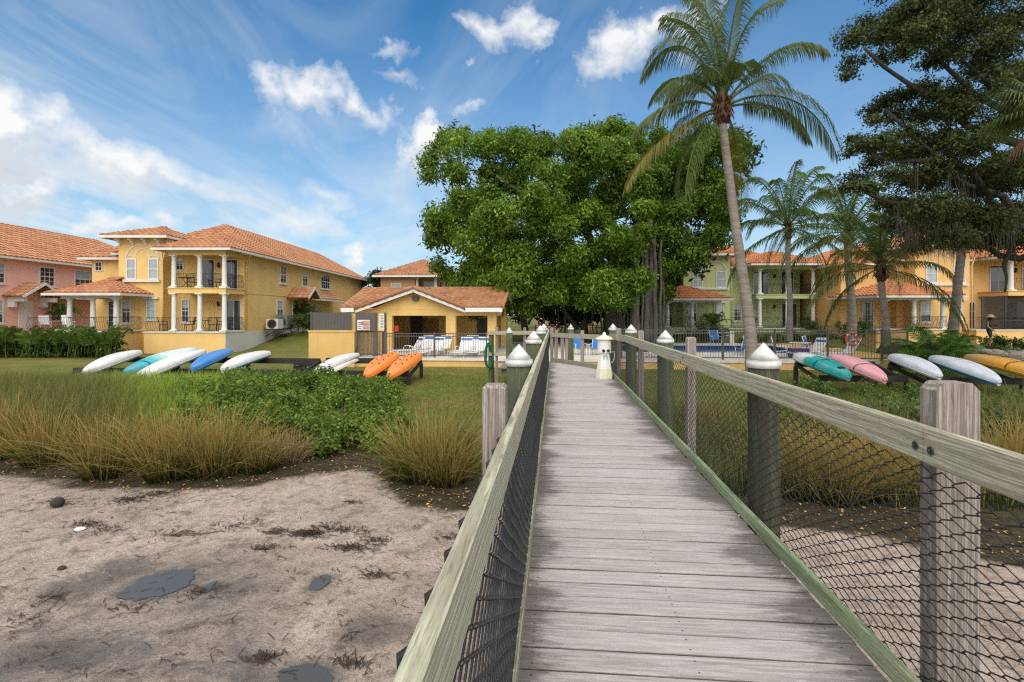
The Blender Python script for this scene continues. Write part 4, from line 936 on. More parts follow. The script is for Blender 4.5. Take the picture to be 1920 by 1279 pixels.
# ---------------------------------------------------------------- vegetation
def leaf_cloud(name, blobs, mat_, parent, size=.24, per=900, shell=.55, droop=.3, aspect=.42, flat=.75, seed=0):
    """many bent diamond leaves, sprigs of them around each blob"""
    r = np.random.default_rng(seed); P = []; N = []
    for (c, rad, mul) in blobs:
        n = int(per*mul); ns = max(4, n//7)
        d = r.normal(size=(ns, 3)); d /= np.linalg.norm(d, axis=1)[:, None]
        rr = rad*(shell+(1-shell)*r.random(ns)**.6)*(1+.22*r.normal(size=ns)*.6)
        sc = np.array([1, 1, flat])
        tip = np.array(c)+d*rr[:, None]*sc
        for k in range(7):
            P.append(tip+r.normal(size=(ns, 3))*size*.62-d*size*.1*k); N.append(d*.8+r.normal(size=(ns, 3))*.55+np.array([0, 0, .55]))
    P = np.concatenate(P); N = np.concatenate(N); N /= np.linalg.norm(N, axis=1)[:, None]; n = len(P)
    t = r.normal(size=(n, 3)); t[:, 2] -= droop*2; t -= N*(t*N).sum(1)[:, None]; t /= np.linalg.norm(t, axis=1)[:, None]
    b = np.cross(N, t); L = size*(.6+.8*r.random(n))[:, None]; W = L*aspect
    v0 = P-t*L*.5; v1 = P+b*W*.5+N*L*.06; v2 = P+t*L*.5-N*L*.12; v3 = P-b*W*.5+N*L*.06
    verts = np.stack([v0, v1, v2, v3], 1).reshape(-1, 3)
    return np_mesh(name, verts, np.arange(n*4).reshape(n, 4), mat_, parent)
def inpoly(x, y, poly):
    c = False; n = len(poly)
    for i in range(n):
        (x1, y1), (x2, y2) = poly[i], poly[i-1]
        if (y1 > y) != (y2 > y) and x < (x2-x1)*(y-y1)/(y2-y1)+x1: c = not c
    return c
BARK = mat('grey_bark', (.13,.115,.095), .9, .45, 2.5, .6, 14, (3,3,.6)); BARKD = mat('dark_bark', (.055,.047,.038), .9, .4, 3, .6, 14, (3,3,.6))
# --- big banyan between the pool and the houses
BT = empty('banyan_tree', at(1150,600,36)*Vector((1,1,0)) if False else (0,0,0), 0, 'huge dense banyan tree with hanging aerial roots in the middle of the picture', 'tree')
poly = [(818,470),(812,380),(815,325),(828,298),(850,262),(905,262),(960,258),(1010,272),(1050,258),(1100,262),(1140,245),(1200,262),(1260,262),(1310,258),(1370,262),(1385,300),(1375,360),(1350,420),(1325,450),(1290,490),(1262,520),(1240,545),(1190,560),(1100,565),(1000,575),(960,570),(905,535),(868,535),(826,518)]
rr = random.Random(11); blobs = []; core = []
import itertools
for px in range(790, 1400, 40):
    for py in range(250, 590, 36):
        x = px+rr.uniform(-18, 18); y = py+rr.uniform(-16, 16)
        if not inpoly(x, y, poly): continue
        ex = (x-1080)/320; ey = (y-410)/190; dpt = math.sqrt(max(0, 1-min(1, ex*ex*.9)))*math.sqrt(max(.05, 1-min(.95, ey*ey*.55)))
        if rr.random() < .05: continue
        r_px = rr.uniform(17, 36)
        v = 37.5-7.5*dpt*rr.uniform(.25, 1.05)+(3.0 if x > 1225 else 0)
        c = at(x, y, v); blobs.append((c, r_px/960*v*1.15, rr.uniform(.55, 1.15)))
        if rr.random() < .95: c2 = at(x+rr.uniform(-15, 15), y+rr.uniform(-10, 10), 38+5*dpt*rr.random()); core.append((c2, 1.7, .8))
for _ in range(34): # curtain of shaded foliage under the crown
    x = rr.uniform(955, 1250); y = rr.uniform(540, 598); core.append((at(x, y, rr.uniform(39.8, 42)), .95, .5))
for x, y in ((806,330),(803,305),(815,282),(835,258),(870,256),(925,256),(985,262),(1070,262),(1120,246),(1150,238),(1172,246),(1235,252),(1330,250),(1372,262),(1378,300),(1370,345),(815,420),(812,450),(820,495),(836,512),(1362,400),(1340,436)):
    blobs.append((at(x, y, 36+rr.uniform(-2,2)), .75, .35))
for _ in range(46):
    x = rr.uniform(865, 1185); y = rr.uniform(535, 585) if x < 1010 else rr.uniform(520, 568); blobs.append((at(x, y, rr.uniform(33.2, 36.5)), rr.uniform(.6, .95), rr.uniform(.3, .6)))
LB = leaf_mat('banyan_leaf', (.050,.115,.012), (.165,.29,.026), .34, .36, (.38,.50,.08)); LBD = leaf_mat('banyan_inner_leaf', (.020,.044,.008), (.052,.094,.015), .25, .5)  # inner leaf: shade inside the crown put into a darker colour
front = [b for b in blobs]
LB2 = leaf_mat('banyan_shaded_leaf', (.045,.098,.011), (.14,.245,.024), .32, .36, (.30,.40,.065))  # darker copy of the crown leaf, shade put into its colour
def lowlobe(b):
    d = b[0]-Vector((0,0,H)); a = (d.x*CT+d.y*ST)/(-d.x*ST+d.y*CT); x, y = 960+F*a, HZ-F*d.z/(-d.x*ST+d.y*CT)
    return 1 if (835 < x < 1228 and y > 385) or (x < 1228 and rr.random() < .25) else 0
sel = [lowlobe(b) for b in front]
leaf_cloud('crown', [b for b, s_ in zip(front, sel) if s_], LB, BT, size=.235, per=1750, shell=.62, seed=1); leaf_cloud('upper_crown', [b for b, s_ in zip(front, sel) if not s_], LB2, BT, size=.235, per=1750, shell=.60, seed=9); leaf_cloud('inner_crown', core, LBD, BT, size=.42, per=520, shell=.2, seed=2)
def limb(mb, p, q, r0, r1, sag=0, n=8, wob=.25):
    p, q = Vector(p), Vector(q); pts = []; rs = []; s = rr.uniform(0, 99)
    for i in range(n+1):
        f = i/n; w = (noise.noise_vector(Vector((s, f*2.5, 0))))*wob*math.sin(pi*f)
        pts.append(p.lerp(q, f)+Vector((w.x, w.y, w.z-sag*math.sin(pi*f)))); rs.append(lerp(r0, r1, f))
    mb.tube(pts, rs, 8)
bz = lambda p, z: Vector((p.x, p.y, z))
tp = bz(at(1150,600,38), -.2); mb = MB(); mb.lathe([(1.1,-1),(.75,.6),(.6,2.6),(.55,3.8)], tp, 14)
for x, y in ((850,420),(930,330),(1040,330),(1120,300),(1230,310),(1330,330),(1010,470),(1290,430)): limb(mb, tp+Vector((0,0,3.2)), at(x, y, 36+rr.uniform(-2,2)), .42, .10, -.6, 9, 1.2)
tb = bz(at(1095,600,40), -.2); mb.tube([tb, tb+Vector((.02,0,2)), tb+Vector((-.05,0,4.6))], [.34,.28,.24], 10)
limb(mb, bz(at(985,600,39.8), .2), at(962,500,37), .28, .16, 0, 8, .4); limb(mb, bz(at(1080,600,39.9), .3), at(1030,520,38), .22, .12, 0, 8, .4); limb(mb, at(990,555,34), at(962,505,32.5), .14, .09, 0, 6, .1)
mb.build('trunk', BARK, BT)
for i, (px, y0, w, v) in enumerate([(1190,450,.34,33.5),(1197,455,.20,33.4),(1204,470,.12,33.6),(1213,440,.30,33.9),(1222,430,.34,34.1),(1229,460,.22,33.8),(1238,470,.14,33.7),(1183,500,.12,34),(1245,470,.10,34.5),(1170,500,.10,36),(1160,510,.08,37),(1150,520,.09,37.6),(1140,520,.07,38),(1128,520,.10,37),(1112,520,.06,38),(1060,540,.08,38.5),(1045,540,.06,38),(1020,540,.09,38),(1176,480,.07,35)]):
    p = bz(at(px, 620, v), -.75 if v < 36 else -.4); q_ = at(px+rr.uniform(-5,5), y0-20, v+.3); mb = MB(); n = 7
    pts = [p.lerp(q_, k/n)+Vector((.05*math.sin(k*1.9+i), .05*math.cos(k*1.3+i), 0)) for k in range(n+1)]
    mb.tube(pts, [w*lerp(1.25, .75, k/n)*.62*(1.2 if k == 0 else 1) for k in range(n+1)], 8); mb.build('aerial_root', BARK, BT)
# --- palms
def frond(mb, P, nl=70, ll=.75, w=.035, hang=.5, rach=.022, fold=.5, tips=None, seedv=0, gap0=.14):
    """P: control points of the rib (4 = cubic bezier); leaflets hang from both sides"""
    r = random.Random(seedv); P = [Vector(p) for p in P]
    def B(t):
        if len(P) == 3: return P[0]*(1-t)**2+P[1]*2*t*(1-t)+P[2]*t*t
        return P[0]*(1-t)**3+P[1]*3*t*(1-t)**2+P[2]*3*t*t*(1-t)+P[3]*t**3
    pts = [B(i/14) for i in range(15)]
    mb.tube(pts, [rach*lerp(1.3, .25, i/14) for i in range(15)], 5, caps=False)
    chord = (P[-1]-P[0]); sidev = chord.cross(Vector((0,0,1)))
    sidev = sidev.normalized() if sidev.length > 1e-3 else Vector((1,0,0))
    sidev = (Matrix.Rotation(r.uniform(-.6, .6), 3, chord.normalized()) @ sidev).normalized()
    for i in range(nl):
        t = gap0+(1-gap0)*(i+.5*r.random())/nl; c = B(t); d = (B(min(1, t+.01))-B(t-.01)).normalized()
        up = sidev.cross(d).normalized()
        if up.z < 0 and abs(up.z) > .05: up = -up
        L = ll*(math.sin(pi*min(1, .12+.80*t))**.6)*r.uniform(.85, 1.1)*(.55 if t > .93 else 1)
        for s in (-1, 1):
            dr = (sidev*s*(1-.35*t)+d*(.45+.55*t)+up*(fold*r.uniform(.3, .8))).normalized()
            p0 = c; p1 = c+dr*L*.38; g = Vector((0, 0, -1))
            d2 = (dr+g*hang*r.uniform(.6, 1.3)).normalized(); p2 = p1+d2*L*.36; d3 = (d2+g*hang*r.uniform(.8, 1.5)).normalized(); p3 = p2+d3*L*.28
            wv = d.lerp(up, .35).normalized()*w*.5; b0 = len(mb.v)
            vs = [p0-wv*.6, p0+wv*.6, p1-wv, p1+wv, p2-wv*.8, p2+wv*.8, p3]
            mb.v.extend([tuple(x) for x in vs]); mb.f += [(b0,b0+1,b0+3,b0+2), (b0+2,b0+3,b0+5,b0+4), (b0+4,b0+5,b0+6)]
PL = leaf_mat('coconut_leaflet', (.050,.085,.022), (.115,.165,.045), .22, .40, (.15,.155,.045)); PLY = leaf_mat('yellowing_leaflet', (.08,.10,.02), (.19,.18,.036), .25, .45, (.30,.21,.04)); PLD = leaf_mat('dark_leaflet', (.050,.095,.022), (.12,.19,.045), .22, .42); PLR = leaf_mat('dead_frond', (.20,.09,.05), (.33,.16,.10), .2, .6)
PTR = mat('palm_trunk', (.30,.265,.22), .9, .35, 1.6, 1.0, 7, (1.2,1.2,6), col2=(.17,.145,.12)); FIB = mat('palm_fibre', (.16,.085,.045), .95, .5, 5, .8, 16)
def palm_trunk(mb, pts, rs, rings=60):
    pts = [Vector(p) for p in pts]; out = []; rr_ = []
    n = rings*2
    for i in range(n+1):
        t = i/n; k = t*(len(pts)-1); a = min(len(pts)-2, int(k)); f = k-a
        # catmull
        p0 = pts[max(a-1,0)]; p1 = pts[a]; p2 = pts[a+1]; p3 = pts[min(a+2, len(pts)-1)]
        q_ = .5*((2*p1)+(p2-p0)*f+(2*p0-5*p1+4*p2-p3)*f*f+(3*p1-p0-3*p2+p3)*f**3)
        out.append(q_); rr_.append(lerp(rs[a], rs[a+1], f)*(1.035 if i % 2 else .97))
    mb.tube(out, rr_, 12)
CP = empty('coconut_palm', (0,0,0), 0, 'tallest coconut palm with a leaning trunk in front of the pool wall', 'palm tree')
v0 = 21.8; mb = MB(); base = at(1413, 690, v0); base.z = gz(base.x, base.y)-.1
palm_trunk(mb, [base, at(1408,640,v0), at(1399,560,v0), at(1380,430,v0), at(1367,330,v0), at(1356,245,v0), at(1353,215,v0)], [.33,.25,.215,.185,.172,.165,.18]); mb.build('trunk', PTR, CP)
C0 = at(1354, 200, v0)
mb = MB(); mb.lathe([(.18,-.7),(.24,-.45),(.26,-.1),(.2,.2),(.12,.5),(.05,.8)], C0+Vector((0,0,-.05)), 12)
for i in range(70):
    a = rr.uniform(0, 2*pi); z = rr.uniform(-.6, .4); d = Vector((math.cos(a), math.sin(a), 0)); mb.tube([C0+Vector((0,0,z-.2))+d*.18, C0+Vector((0,0,z+.1))+d*.36, C0+Vector((0,0,z-.15))+d*.48], [.06,.035,.008], 5)
mb.build('crown_base', FIB, CP)
def q(x, y, dv=0): return at(1150+x/2.4935, y/2.4935, v0+dv)
FR = [([(545,455),(640,330),(810,130),(1000,245)],-1.0,0),([(550,490),(700,400),(960,420),(1050,745)],-.6,0),([(560,500),(690,460),(830,500),(915,660)],1.2,0),([(535,420),(560,220),(620,40),(790,5)],1.0,0),
 ([(515,420),(510,200),(470,20),(340,-10)],.6,0),([(505,420),(470,220),(400,90),(235,80)],-1.2,0),([(490,420),(410,200),(260,110),(130,375)],.8,0),([(480,440),(400,340),(290,320),(192,470)],-1.5,0),
 ([(465,500),(350,440),(200,500),(100,620)],1.6,0),([(470,540),(330,560),(130,700),(60,880)],-.8,1),([(480,560),(400,600),(340,740),(335,935)],-1.6,1),([(545,560),(590,650),(600,800),(600,985)],1.5,1),
 ([(520,420),(540,200),(560,60),(600,-60)],-1.0,0),([(500,420),(450,180),(430,20),(420,-90)],1.4,0),([(470,470),(380,360),(320,380),(260,480)],2.2,0),([(450,520),(380,540),(310,600),(300,680)],2.2,0),([(560,450),(650,380),(720,330),(800,420)],2.6,0),([(530,430),(580,300),(590,260),(640,330)],-2.4,0),([(490,430),(450,330),(440,280),(510,360)],-2.6,0)]
m1, m2 = MB(), MB()
for i, (c4, dv, k) in enumerate(FR):
    pts = [C0.lerp(q(*c4[0]), .6)]+[q(x, y, dv*(j+1)/3) for j, (x, y) in enumerate(c4[1:])]
    mbx = MB(); frond(mbx, pts, 78, 1.40, .042, 1.6, .045, .18, seedv=i); mbx.build('frond', PL if (k == 0 or i % 2 == 0) else PLY, CP)
def small_palm(label, px, pyc, v, pybase, pxbase, nf, L, mt, seed, tr=.16, name='palm_tree', yellow=(), ll=.6):
    o = empty(name, (0,0,0), 0, label, 'palm tree'); r = random.Random(seed); C = at(px, pyc, v); base = at(pxbase, pybase, v); 
    mb = MB(); palm_trunk(mb, [base, base.lerp(C, .33)+Vector((.06,0,0)), base.lerp(C, .66)+Vector((-.03,0,0)), C], [tr*1.35, tr, tr*.92, tr*.95], 34); mb.build('trunk', PTR, o)
    mb = MB(); mb.lathe([(tr,-.8),(tr*1.3,-.4),(tr*1.3,0),(tr*.6,.5)], C, 10)
    for j in range(30):
        a = r.uniform(0, 2*pi); z = r.uniform(-.7, .3); d = Vector((math.cos(a), math.sin(a), 0)); mb.tube([C+Vector((0,0,z-.15))+d*tr*.8, C+Vector((0,0,z+.1))+d*tr*1.9, C+Vector((0,0,z-.12))+d*tr*2.5], [.05,.035,.01], 4); mb.build('crown_base', FIB, o)
    for i in range(nf):
        a = i*2.39996+r.uniform(-.3,.3); e = lerp(1.52, -.45, (i/(nf-1))**1.15)+r.uniform(-.12,.12); l = L*r.uniform(.85,1.1)
        d = Vector((math.cos(a), math.sin(a), 0)); p1 = C+(d*math.cos(e)+Vector((0,0,math.sin(e))))*l*.42
        p2 = C+d*l*(.22+.55*math.cos(e))+Vector((0,0, l*(.80*math.sin(e)+.04))); p3 = C+d*l*(.30+.62*math.cos(e*.9))+Vector((0,0, l*(.92*math.sin(e)-.50*math.cos(e)-.06*r.random())))
        mb = MB(); frond(mb, [C, p1, p2, p3], 50, ll*1.5, .050, 1.2, .03, .22, seedv=seed*50+i); mb.build('frond', PLY if i in yellow else mt, o)
    return o
small_palm('dark green coconut palm standing before the green house balcony', 1478, 425, 33, 640, 1480, 24, 4.3, PLD, 3)
small_palm('dark coconut palm with stout trunk between the green house and the tan house', 1590, 435, 35, 640, 1597, 23, 4.6, PLD, 4, .24)
small_palm('young coconut palm with yellowing lower fronds before the tan porch', 1652, 500, 29, 650, 1662, 20, 4.3, PL, 5, .17, yellow=(9,10,11,12,13,14))
# reddish dying frond
# leaning bare palm trunk running up into the oak
LPm = empty('palm_tree', (0,0,0), 0, 'leaning slim palm trunk rising into the dark oak foliage', 'palm tree'); mb = MB()
palm_trunk(mb, [at(1786,640,28), at(1792,570,28), at(1801,490,28), at(1812,420,28)], [.27,.20,.18,.17], 34); mb.build('trunk', PTR, LPm)
Cq = at(1812, 425, 28)
for i in range(11):
    a = i*2.4; d = Vector((math.cos(a), math.sin(a), 0)); e = rr.uniform(-.2, .9); l = 3.2
    mb = MB(); frond(mb, [Cq, Cq+d*l*.5+Vector((0,0,l*.4*math.sin(e)+.3)), Cq+d*l*.85+Vector((0,0,.2*l*math.sin(e))), Cq+d*l+Vector((0,0,-1.0+.6*e))], 40, .6, .055, .5, .03, seedv=900+i); mb.build('frond', PLD, LPm)
# fan palm entering at the right edge
def fan(mb, c, d, up, R_, n=26, w=.06, spread=2.6):
    d = Vector(d).normalized(); s = d.cross(Vector(up)).normalized()
    for i in range(n):
        a = lerp(-spread, spread, i/(n-1)); dr = (d*math.cos(a*.62)+s*math.sin(a*.62)).normalized(); nn = s.cross(d).normalized()
        L = R_*(1-.18*abs(a)/spread); p1 = c+dr*L*.55-nn*.02; p2 = c+dr*L*.85+Vector((0,0,-.12*L)); p3 = c+dr*L+Vector((0,0,-.38*L)); wv = dr.cross(nn).normalized()*w*.5; b0 = len(mb.v)
        mb.v.extend([tuple(x) for x in (c, c, p1-wv, p1+wv, p2-wv*.6, p2+wv*.6, p3)]); mb.f += [(b0,b0+3,b0+2), (b0+2,b0+3,b0+5,b0+4), (b0+4,b0+5,b0+6)]
FP = empty('fan_palm', (0,0,0), 0, 'fan palm with drooping reddish dead leaves entering at the right edge', 'palm tree'); cF = at(1985, 205, 13)
mb = MB(); bF = Vector((cF.x+.1, cF.y, -1.3)); palm_trunk(mb, [bF, bF.lerp(cF, .5), cF], [.22,.19,.17], 40); mb.build('trunk', PTR, FP)
for i in range(26):
    a = rr.uniform(0, 2*pi); e = rr.uniform(-.9, 1.2); d = Vector((math.cos(a)*math.cos(e), math.sin(a)*math.cos(e), math.sin(e))); L = rr.uniform(.45, .8)
    c = cF+d*L; mb = MB(); mb.tube([cF, cF+d*L*.6+Vector((0,0,.05)), c], .014, 4); fan(mb, c, d+Vector((0,0,-.15)), (0,0,1), .8, 24, .045); mb.build('frond', PLR if e < -.45 else PL, FP)
# --- live oak leaning in from the right
OK = empty('oak_tree', (0,0,0), 0, 'dark spreading live oak with hanging moss filling the upper right corner', 'tree')
ob = []; r2 = random.Random(21)
spots = [(1600,70,30),(1632,45,30),(1600,115,22),(1590,140,16),(1660,60,34),(1690,35,36),(1730,60,40),(1700,95,26),(1660,105,22),(1770,30,42),(1780,90,36),(1820,50,44),(1750,115,28),(1860,90,44),(1900,40,46),(1840,130,34),(1900,140,40),(1720,10,36),(1820,0,40),
 (1640,205,24),(1660,190,22),(1690,180,30),(1730,165,30),(1680,215,28),(1640,225,18),(1770,180,36),(1730,215,34),(1800,210,38),(1850,180,32),(1700,250,30),(1650,265,30),(1620,275,26),(1600,262,18),(1590,290,14),(1680,285,34),(1720,290,38),(1770,260,40),(1820,270,42),(1870,240,36),(1890,300,38),(1640,305,24),(1760,320,44),(1710,340,40),(1810,340,46),(1860,350,44),(1670,325,24),
 (1600,335,24),(1585,350,18),(1630,350,24),(1660,380,28),(1700,385,36),(1750,390,44),(1800,400,48),(1850,410,46),(1900,400,44),(1690,420,30),(1740,430,38),(1790,445,34),(1840,450,34),(1890,450,40),(1720,460,22),(1910,340,40),(1905,210,36)]
for x, y, r_ in spots:
    v = 20+r2.uniform(-2.5, 2.5); ob.append((at(x, y, v), r_/960*v*1.22, (r_/34)**2*.95))
    if r_ > 32: ob.append((at(x+r2.uniform(-15,15), y+r2.uniform(-10,10), v+2.5), r_/960*v, .7))
for _ in range(60):
    x = r2.uniform(1930, 2500); y = r2.uniform(-320, 470); v = r2.uniform(15, 24); ob.append((at(x, y, v), 1.3, 1.0))
for _ in range(36):
    x = r2.uniform(1640, 1930); y = r2.uniform(-300, -20); ob.append((at(x, y, 20+r2.uniform(-3,3)), 1.2, .9))
LO = leaf_mat('oak_leaf', (.030,.046,.011), (.080,.105,.028), .2, .5, (.13,.14,.045))
leaf_cloud('crown', ob, LO, OK, size=.118, per=1400, shell=.15, aspect=.45, flat=.5, seed=3)
OT = Vector((24.5, 21, 0)); mb = MB(); mb.lathe([(1.1,-1.5),(.8,-.6),(.62,1.5),(.6,3.5)], OT, 14)
for x, y, r0 in ((1620,90,.22),(1700,60,.22),(1800,110,.26),(1610,275,.22),(1700,250,.24),(1660,205,.16),(1760,320,.26),(1600,340,.18),(1720,420,.22),(1850,380,.26),(1880,60,.24),(1830,250,.22)):
    tgt = at(x, y, 20); mid = OT.lerp(tgt, .45)+Vector((0,0,1.6)); limb(mb, OT+Vector((0,0,2.9)), mid, r0*1.7, r0*.85, 0, 7, .8); limb(mb, mid, tgt, r0*.85, .05, .3, 9, 1.3)
mb.build('trunk', BARKD, OK)
MO = mat('spanish_moss', (.085,.07,.05), .95, .4, 4); vs = []; fs = []
for _ in range(70):
    x = rr.uniform(1690, 1915); y = rr.uniform(380, 450) if rr.random() < .8 else rr.uniform(300, 380); c = at(x, y, 20+rr.uniform(-1.5, 2))
    for k in range(9):
        p = c+Vector((rr.gauss(0,.12), rr.gauss(0,.12), rr.uniform(0,.2))); L = rr.uniform(.4, 1.3); b0 = len(vs)
        for s in range(5): w = .012*(1-s/6); o = Vector((rr.gauss(0,.02), rr.gauss(0,.02), 0)); z = p.z-L*s/4; vs += [(p.x-w+o.x, p.y+o.y, z), (p.x+w+o.x, p.y+o.y, z)]
        for s in range(4): fs.append((b0+2*s, b0+2*s+1, b0+2*s+3, b0+2*s+2))
np_mesh('moss', vs, fs, MO, OK)
mb = MB(); limb(mb, at(1900,440,20), at(1884,548,20.3), .10, .03, 0, 8, .25); limb(mb, at(1900,460,20), at(1905,500,20), .05, .02, 0, 5, .1); mb.build('hanging_branch', BARKD, OK)
# --- other trees far off
def tree(label, px, py, v, r_px, seed, mt, zb=0, name='tree', sz=.4):
    o = empty(name, (0,0,0), 0, label, 'tree'); r = random.Random(seed); c = at(px, py, v); R_ = r_px/960*v; bl = []
    for _ in range(16): d = Vector((r.gauss(0,.5), r.gauss(0,.5), r.gauss(0,.38)))*R_; bl.append((c+d, R_*.36, .55))
    leaf_cloud('crown', bl, mt, o, size=sz, per=420, shell=.3, seed=seed); mb = MB(); b_ = Vector((c.x, c.y, zb)); mb.tube([b_, b_.lerp(c, .5)+Vector((.2,0,0)), c+Vector((0,0,R_*.3))], [.32,.24,.08], 8)
    for _ in range(5): limb(mb, b_.lerp(c, .6), bl[_][0], .16, .04, 0, 5, .3)
    mb.build('trunk', BARKD, o); return o
LF = leaf_mat('distant_leaf', (.022,.040,.016), (.050,.078,.028), .2, .5)
tree('dark bushy tree between the yellow house and the distant brownish house', 706, 532, 62, 26, 31, LF); tree('small dark tree just left of the distant brownish house', 735, 520, 75, 26, 32, LF)
tree('round dark tree half hidden behind the green house porch', 1262, 505, 48, 40, 33, LBD); tree('leafy tree between the green house and the tan house', 1550, 520, 52, 36, 34, LF); tree('dark tree behind the tan house roof at right', 1800, 430, 66, 60, 35, LF)
# --- shrubs
def shrub(label, px, py, v, w, h, seed, mt, n=10, sz=.16, per=260, name='shrub', group=None, zb=None):
    o = empty(name, (0,0,0), 0, label, 'shrub', group); r = random.Random(seed); c = at(px, py, v); z0 = gz(c.x, c.y) if zb is None else zb; bl = []
    for _ in range(n): bl.append((Vector((c.x+r.uniform(-w, w)*.5, c.y+r.uniform(-w, w)*.35, z0+h*r.uniform(.25, .82))), h*.30, .7))
    leaf_cloud('foliage', bl, mt, o, size=sz, per=per, shell=.25, seed=seed); mb = MB()
    for _ in range(6): limb(mb, Vector((c.x+r.uniform(-w,w)*.2, c.y, z0-.1)), bl[_][0], .03, .01, 0, 4, .1)
    mb.build('stem', BARKD, o); return o
LS = leaf_mat('shrub_leaf', (.03,.065,.012), (.075,.13,.022), .25, .42, (.12,.18,.04))
shrub('dark green shrub on the bank beside the white air conditioning unit', 556, 615, 40, 3.0, 1.6, 41, LBD, zb=0); shrub('bushy green shrub at the porch corner of the tan house', 1562, 605, 39, 4, 1.6, 42, LS, zb=-.3); shrub('low round green shrub on the lawn before the green house', 1345, 618, 40.5, 3.2, 1.3, 43, LS, zb=-.5)
shrub('clipped green hedge bush in front of the screened porch', 1892, 642, 31, 4.6, 1.1, 44, LS, 18, zb=-.85)
for i, (px, lab) in enumerate(((1265,'green shrub behind the far pool fence left of the blue chair'),(1310,'green shrub behind the far pool fence right beside the first blue chair'),(1430,'low shrub behind the far pool fence beside the trunk of the tall palm'),(1520,'low shrub with pale leaves behind the far pool fence at right'))): shrub(lab, px, 640, 40, 4, 1.1, 50+i, LS, 10, zb=-.9)
# areca hedge along the porch at far left
HG = empty('hedge', (0,0,0), 0, 'dark feathery palm hedge in front of the pink house porch at the left edge', 'hedge'); mb = MB(); r3 = random.Random(5)
for i in range(150):
    c = camw(*(lambda d: ((r3.uniform(-30, 222)-960)/960*d, d))(r3.uniform(30.0, 31.6))); c.z = gz(c.x, c.y)+r3.uniform(-.1,.3); a = r3.uniform(0, 2*pi); d = Vector((math.cos(a), math.sin(a), 0)); h = r3.uniform(1.0, 1.95); l = r3.uniform(.5, 1.0)
    frond(mb, [c, c+Vector((0,0,h*.8))+d*.15, c+Vector((0,0,h*1.02))+d*l*.6, c+d*l+Vector((0,0,h*.75))], 20, .40, .055, .35, .012, .4, seedv=i, gap0=.25)
mb.build('frond_mass', leaf_mat('areca_leaflet', (.035,.078,.013), (.10,.17,.028), .28, .4, (.18,.25,.045)), HG)
bl = [(camw((x-960)/960*31.2, 31.2+.3*math.sin(x), -.6+.45*math.sin(x*.31)), .6, .8) for x in range(-30, 225, 10)]
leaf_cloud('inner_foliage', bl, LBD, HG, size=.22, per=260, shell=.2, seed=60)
# palmetto clump by the pool fence
PB = empty('palmetto', (0,0,0), 0, 'spiky palmetto clump at the end of the pool fence on the right', 'shrub')
mb = MB()
for i in range(110):
    c = at(r3.uniform(1712, 1800), 675, r3.uniform(21.5, 24)); c.z = gz(c.x, c.y)+r3.uniform(.1, 1.5); a = r3.uniform(0, 2*pi); e = r3.uniform(-.1, 1.2); d = Vector((math.cos(a)*math.cos(e), math.sin(a)*math.cos(e), math.sin(e)))
    if i % 2: fan(mb, c+d*.3, d, (0,0,1) if e < 1 else (0,1,0), .62, 20, .035)
    else: frond(mb, [c, c+d*.5, c+d*1.0+Vector((0,0,.1)), c+d*1.35+Vector((0,0,-.25))], 22, .34, .04, .3, .012, .4, seedv=i, gap0=.2)
mb.build('frond_mass', leaf_mat('palmetto_leaflet', (.05,.11,.018), (.12,.22,.04), .3, .5), PB)
mb = MB(); cc = at(1800, 655, 24); cc.z = gz(cc.x, cc.y)+.2
for i in range(3): fan(mb, cc+Vector((.1*i,0,.2)), Vector((.6*(i-.6),-.2,1)), (0,1,0), 1.25, 20, .05)
mb.build('pale_fan', leaf_mat('pale_palmetto', (.10,.12,.04), (.24,.23,.09), .3, .5), PB)
def palmette(label, px, py, v, h, n, seed, mt):
    o = empty('cycad', (0,0,0), 0, label, 'plant'); r = random.Random(seed); c = at(px, py, v)
    mb = MB(); mb.lathe([(.16,-.9),(.2,-.3),(.14,.05)], c, 8); mb.build('stem', FIB, o); mb = MB()
    for i in range(n):
        a = i*2.4; e = r.uniform(.2, 1.3); d = Vector((math.cos(a)*math.cos(e), math.sin(a)*math.cos(e), math.sin(e))); l = h*r.uniform(.8, 1.15)
        frond(mb, [c, c+d*l*.4, c+d*l*.8+Vector((0,0,-.05)), c+Vector((d.x, d.y, d.z*.5-.25))*l], 26, .3, .04, .2, .014, .35, seedv=i+seed, gap0=.18)
    mb.build('frond_mass', mt, o); return o
palmette('small cycad with arching fronds under the arched window of the green house', 1338, 610, 41, 1.9, 26, 70, PLD); palmette('bushy palm beside the side door of the yellow house', 562, 590, 44, 2.3, 34, 71, PL); palmette('second bushy palm just left of the slat fence near the yellow house', 582, 602, 42, 1.4, 24, 72, PL)
palmette('potted palm on the porch between the pink and the yellow house', 120, 590, 36, 1.5, 22, 73, PLD)
